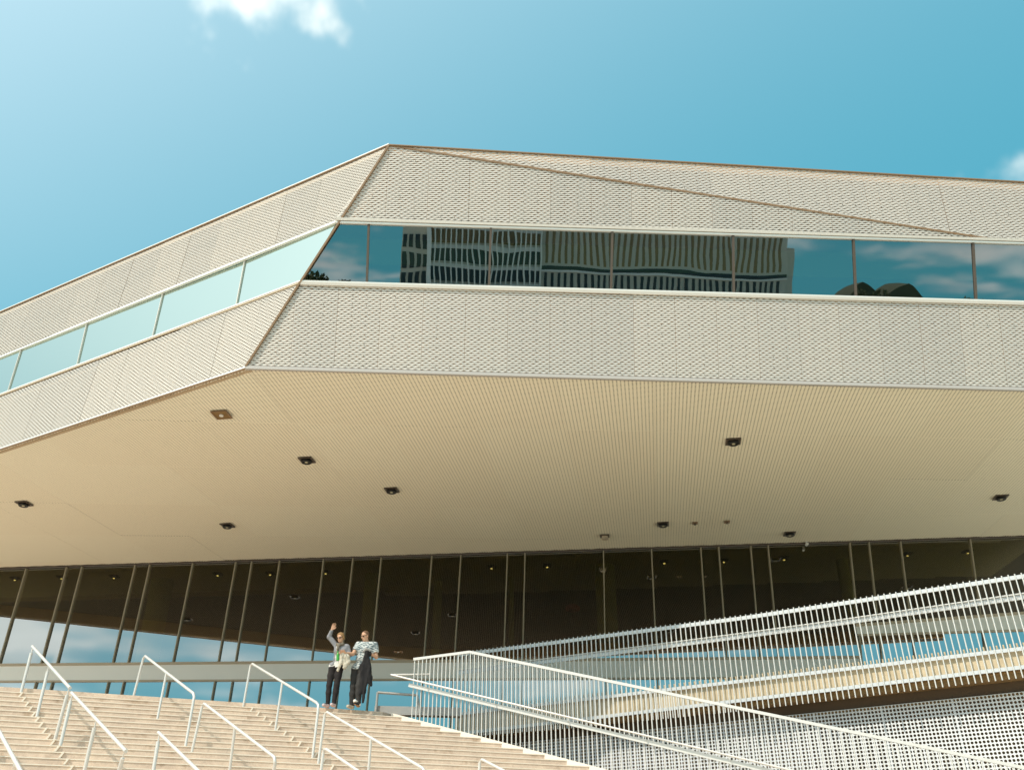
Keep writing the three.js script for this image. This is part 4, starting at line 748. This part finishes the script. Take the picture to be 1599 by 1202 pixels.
  const ls = part('shoe', surface(shoe(J.anL, J.toL, 0.03, 0.045), [-0.15, 0, -0.05], [0.3, 0.26, 0.5], 0.008), std(0.80, 0.76, 0.70, 0.7), m.t);
  part('sole', surface((x, y, z) => { const b = cone([J.anL[0], 0.062, J.anL[2] - 0.02], [J.toL[0], 0.095, J.toL[2]], 0.050, 0.041)(x, y, z); const fl = 0.03 + 0.045 * clamp((z - J.anL[2]) / 0.2); return Math.max(b - 0.004, y - fl - 0.008, fl - 0.022 - y); }, [-0.15, 0, 0], [0.3, 0.2, 0.5], 0.006), std(0.32, 0.18, 0.08, 0.8), ls);
  const hair = m.local((x, y, z) => { const d = m.headL(x, y, z) - 0.006 - 0.002 * noise(x * 90, y * 90, z * 90); return Math.max(d, z - 0.045 - Math.max(0, y - 0.05) * 0.5, -0.03 - y + Math.max(0, z + 0.03) * 1.5); });
  part('hair', surface(hair, J.head.map((v) => v - 0.17), J.head.map((v) => v + 0.17), 0.005), std(0.16, 0.085, 0.045, 0.8), m.t);
  sunglasses(m);
  const top = [X(768), Y(486), 0.235];
  const jb = blend([cone(top, [X(800), Y(520), 0.2], 0.035, 0.05), cone([X(770), Y(505), 0.24], [X(745), Y(640), 0.22], 0.045, 0.06), cone([X(745), Y(640), 0.22], [X(765), Y(800), 0.24], 0.07, 0.09), cone([X(780), Y(540), 0.22], [X(815), Y(760), 0.22], 0.05, 0.08), cone([X(815), Y(760), 0.22], [X(838), Y(835), 0.22], 0.07, 0.035), cone([X(765), Y(800), 0.24], [X(738), Y(925), 0.26], 0.075, 0.04), cone([X(775), Y(820), 0.24], [X(772), Y(1005), 0.25], 0.06, 0.032), cone([X(720), Y(640), 0.2], [X(712), Y(660), 0.2], 0.04, 0.04)], 0.03);
  const bj = part('black_jacket', surface((x, y, z) => { const fold = 0.020 * noise(x * 16 + 2, y * 5, z * 14) + 0.010 * noise(x * 34, y * 12, z * 30); return Math.max(jb(x, y, z) - fold, Math.abs(z - 0.225 - 0.04 * noise(x * 9, y * 4, 2)) - 0.065); }, [X(650), Y(1040), 0.06], [X(890), Y(450), 0.42], 0.0095), M.blackFabric); tag(bj, 'crumpled black jacket hanging from the hand of the man', 'jacket'); bj.position.copy(p);
  const cuff = tag(part('grey_cap', surface((x, y, z) => blend([cone([X(735), Y(500), 0.25], [X(765), Y(474), 0.26], 0.028, 0.034), cone([X(765), Y(474), 0.26], [X(800), Y(486), 0.24], 0.034, 0.028)], 0.02)(x, y, z) - 0.006 * noise(x * 30, y * 30, z * 30), [X(690), Y(540), 0.15], [X(850), Y(440), 0.36], 0.008), std(0.45, 0.44, 0.42, 0.9, { map: weave })), 'rolled grey cloth lying on top of the black jacket in his hand', 'cloth'); cuff.position.copy(p);
}
// ---------------------------------------------------------------- what stands across the square behind the camera and shows in the ribbon window
{
  const stoneB = std(0.58, 0.55, 0.47, 0.8), fin = std(0.74, 0.74, 0.70, 0.7), pale = std(0.80, 0.80, 0.78, 0.7), win = std(0.03, 0.03, 0.03, 0.15), brown = std(0.24, 0.16, 0.07, 0.4);
  const t = thing('office_block', 'long office block with upright fins, across the square and mirrored in the ribbon window', 'office block', V(0.2, 6.6, 140));
  const H = 33.2;
  part('plinth', box(35, -3.3, 9, 84, 6.6, 13), stoneB, t);
  part('wall', [box(10, H / 2, 9, 23.4, H, 16), box(48, 15.6, 10, 52.6, 31.2, 15), box(-4.2, 14.2, 10, 5, 28.4, 14), box(75.3, 13.6, 10, 2.0, 27.2, 12)], stoneB, t);
  for (let f = 0; f < 5; f++) { const y = 13.5 + f * 3.85; part('window_band', box(10, y + 1.75, 0.95, 23.2, 2.6, 0.12), f > 2 ? brown : win, t); part('spandrel_band', box(10, y + 3.45, 0.90, 23.2, 0.8, 0.3), pale, t); }
  for (let i = 0; i < 22; i++) part('fin', box(-1.5 + i * 1.09, H / 2 + 0.2, 0.4, i ? 0.26 : 0.8, H, 0.8), i ? fin : pale, t);
  for (let f = 0; f < 4; f++) for (let i = 0; i < 4; i++) part('window', box(-6.1 + i * 1.25, 13.9 + f * 3.9, 2.95, 0.8, 2.9, 0.2), win, t);
  const wg = box(0, 0, 0, 0.5, 7.2, 0.25);
  for (let f = 0; f < 2; f++) for (let i = 0; i < 40; i++) { const m = part('window', wg, f ? brown : win, t); m.position.set(22.8 + i * 1.28, 16.6 + f * 9.2, 2.45); }
  part('window_band', box(48, 21.2, 2.42, 52.4, 0.8, 0.2), win, t); part('ledge', box(48, 20.6, 2.3, 52.6, 0.4, 0.4), fin, t);
  for (let i = 0; i < 9; i++) part('roof_rail', [box(-6.4 + i * 0.55, 28.9, 3.2, 0.06, 1.0, 0.06), box(-6.1 + i * 0.55, 29.4, 3.2, 0.6, 0.06, 0.06)], fin, t);
  const h = thing('gabled_house', 'pale house with two dark rounded roofs, mirrored at the right of the ribbon window', 'house', V(99, 4.3, 150));
  part('wall', box(1, 6.9, 4, 11, 24.2, 9), pale, h);
  const hump = (x, w) => { const s = new THREE.Shape(); s.moveTo(-w, 0); s.quadraticCurveTo(-w * 0.7, 3.6, 0, 5); s.quadraticCurveTo(w * 0.7, 3.6, w, 0); s.closePath(); return new THREE.ExtrudeGeometry(s, { depth: 8, bevelEnabled: false }).translate(x, 18.8, -1).toNonIndexed(); };
  part('roof', hump(-3.6, 5.5), std(0.05, 0.06, 0.03, 0.9), h); part('roof', hump(6.2, 5.0), std(0.05, 0.06, 0.03, 0.9), h);
  for (let i = 0; i < 3; i++) part('window', box(-2 + i * 3, 16.5, -0.55, 1, 1.6, 0.2), win, h);
  // round crowned trees
  const leafGeo = new THREE.BufferGeometry(); leafGeo.setAttribute('position', new THREE.Float32BufferAttribute([-0.5, 0, 0, 0, -0.3, 0.08, 0.5, 0, 0, 0, 0.3, 0.08], 3)); leafGeo.setIndex([0, 1, 2, 0, 2, 3]); leafGeo.computeVertexNormals();
  const leafM = std(0.06, 0.075, 0.022, 0.8, { side: THREE.DoubleSide });
  const tree = (label, x, z, top, w) => {
    const g = thing('broadleaf_tree', label, 'tree', V(x, 0, z));
    part('trunk', [rod(V(0, 0, 0), V(0.2, top * 0.5, 0), 0.42, 10, 0.28), rod(V(0.2, top * 0.48, 0), V(w * 0.4, top * 0.75, 0.6), 0.22, 7, 0.08), rod(V(0.2, top * 0.45, 0), V(-w * 0.4, top * 0.72, -0.5), 0.22, 7, 0.08), rod(V(0.2, top * 0.48, 0), V(0, top * 0.88, 0.3), 0.24, 7, 0.06)], std(0.12, 0.085, 0.05, 0.9), g);
    const pos = [], m = new THREE.Matrix4(), q = new THREE.Quaternion(), v = V();
    for (let c = 0; c < 26; c++) { const a = rnd() * 6.28, e = rnd(), R = w * (0.35 + 0.55 * rnd()), cx = Math.cos(a) * R, cz = Math.sin(a) * R * 0.8, cy = top * (0.55 + 0.38 * e) - R * 0.12, s = w * (0.2 + 0.16 * rnd());
      for (let i = 0; i < 150; i++) { const b = rnd() * 6.28, u = rnd() * 2 - 1, k = Math.cbrt(rnd()) * s, h2 = Math.sqrt(1 - u * u); q.setFromEuler(new THREE.Euler(rnd() * 6, rnd() * 6, rnd() * 6)); m.compose(V(cx + Math.cos(b) * h2 * k, cy + u * k * 0.75, cz + Math.sin(b) * h2 * k), q, V(0.7, 0.7, 0.7)); for (const j of [0, 1, 2, 0, 2, 3]) { v.fromBufferAttribute(leafGeo.attributes.position, j).applyMatrix4(m); pos.push(v.x, v.y, v.z); } } }
    part('crown', triGeo(pos), leafM, g);
  };
  tree('round crowned tree mirrored at the left end of the ribbon window', -14.5, 66, 22.0, 5.0);
  tree('lower round tree beside the taller one, mirrored at the left end of the ribbon window', -8.6, 68, 20.8, 4);
  tree('leafy tree standing before the pale house, mirrored in the ribbon window', 92, 138, 27.0, 5.2);
  tree('dark tree mirrored at the far right of the ribbon window, nearer the house', 84, 95, 23.4, 5.5);
  tree('dark tree mirrored at the far right of the ribbon window, farther from the house', 93, 96, 24.0, 6);
}
renderer.render(scene, camera);
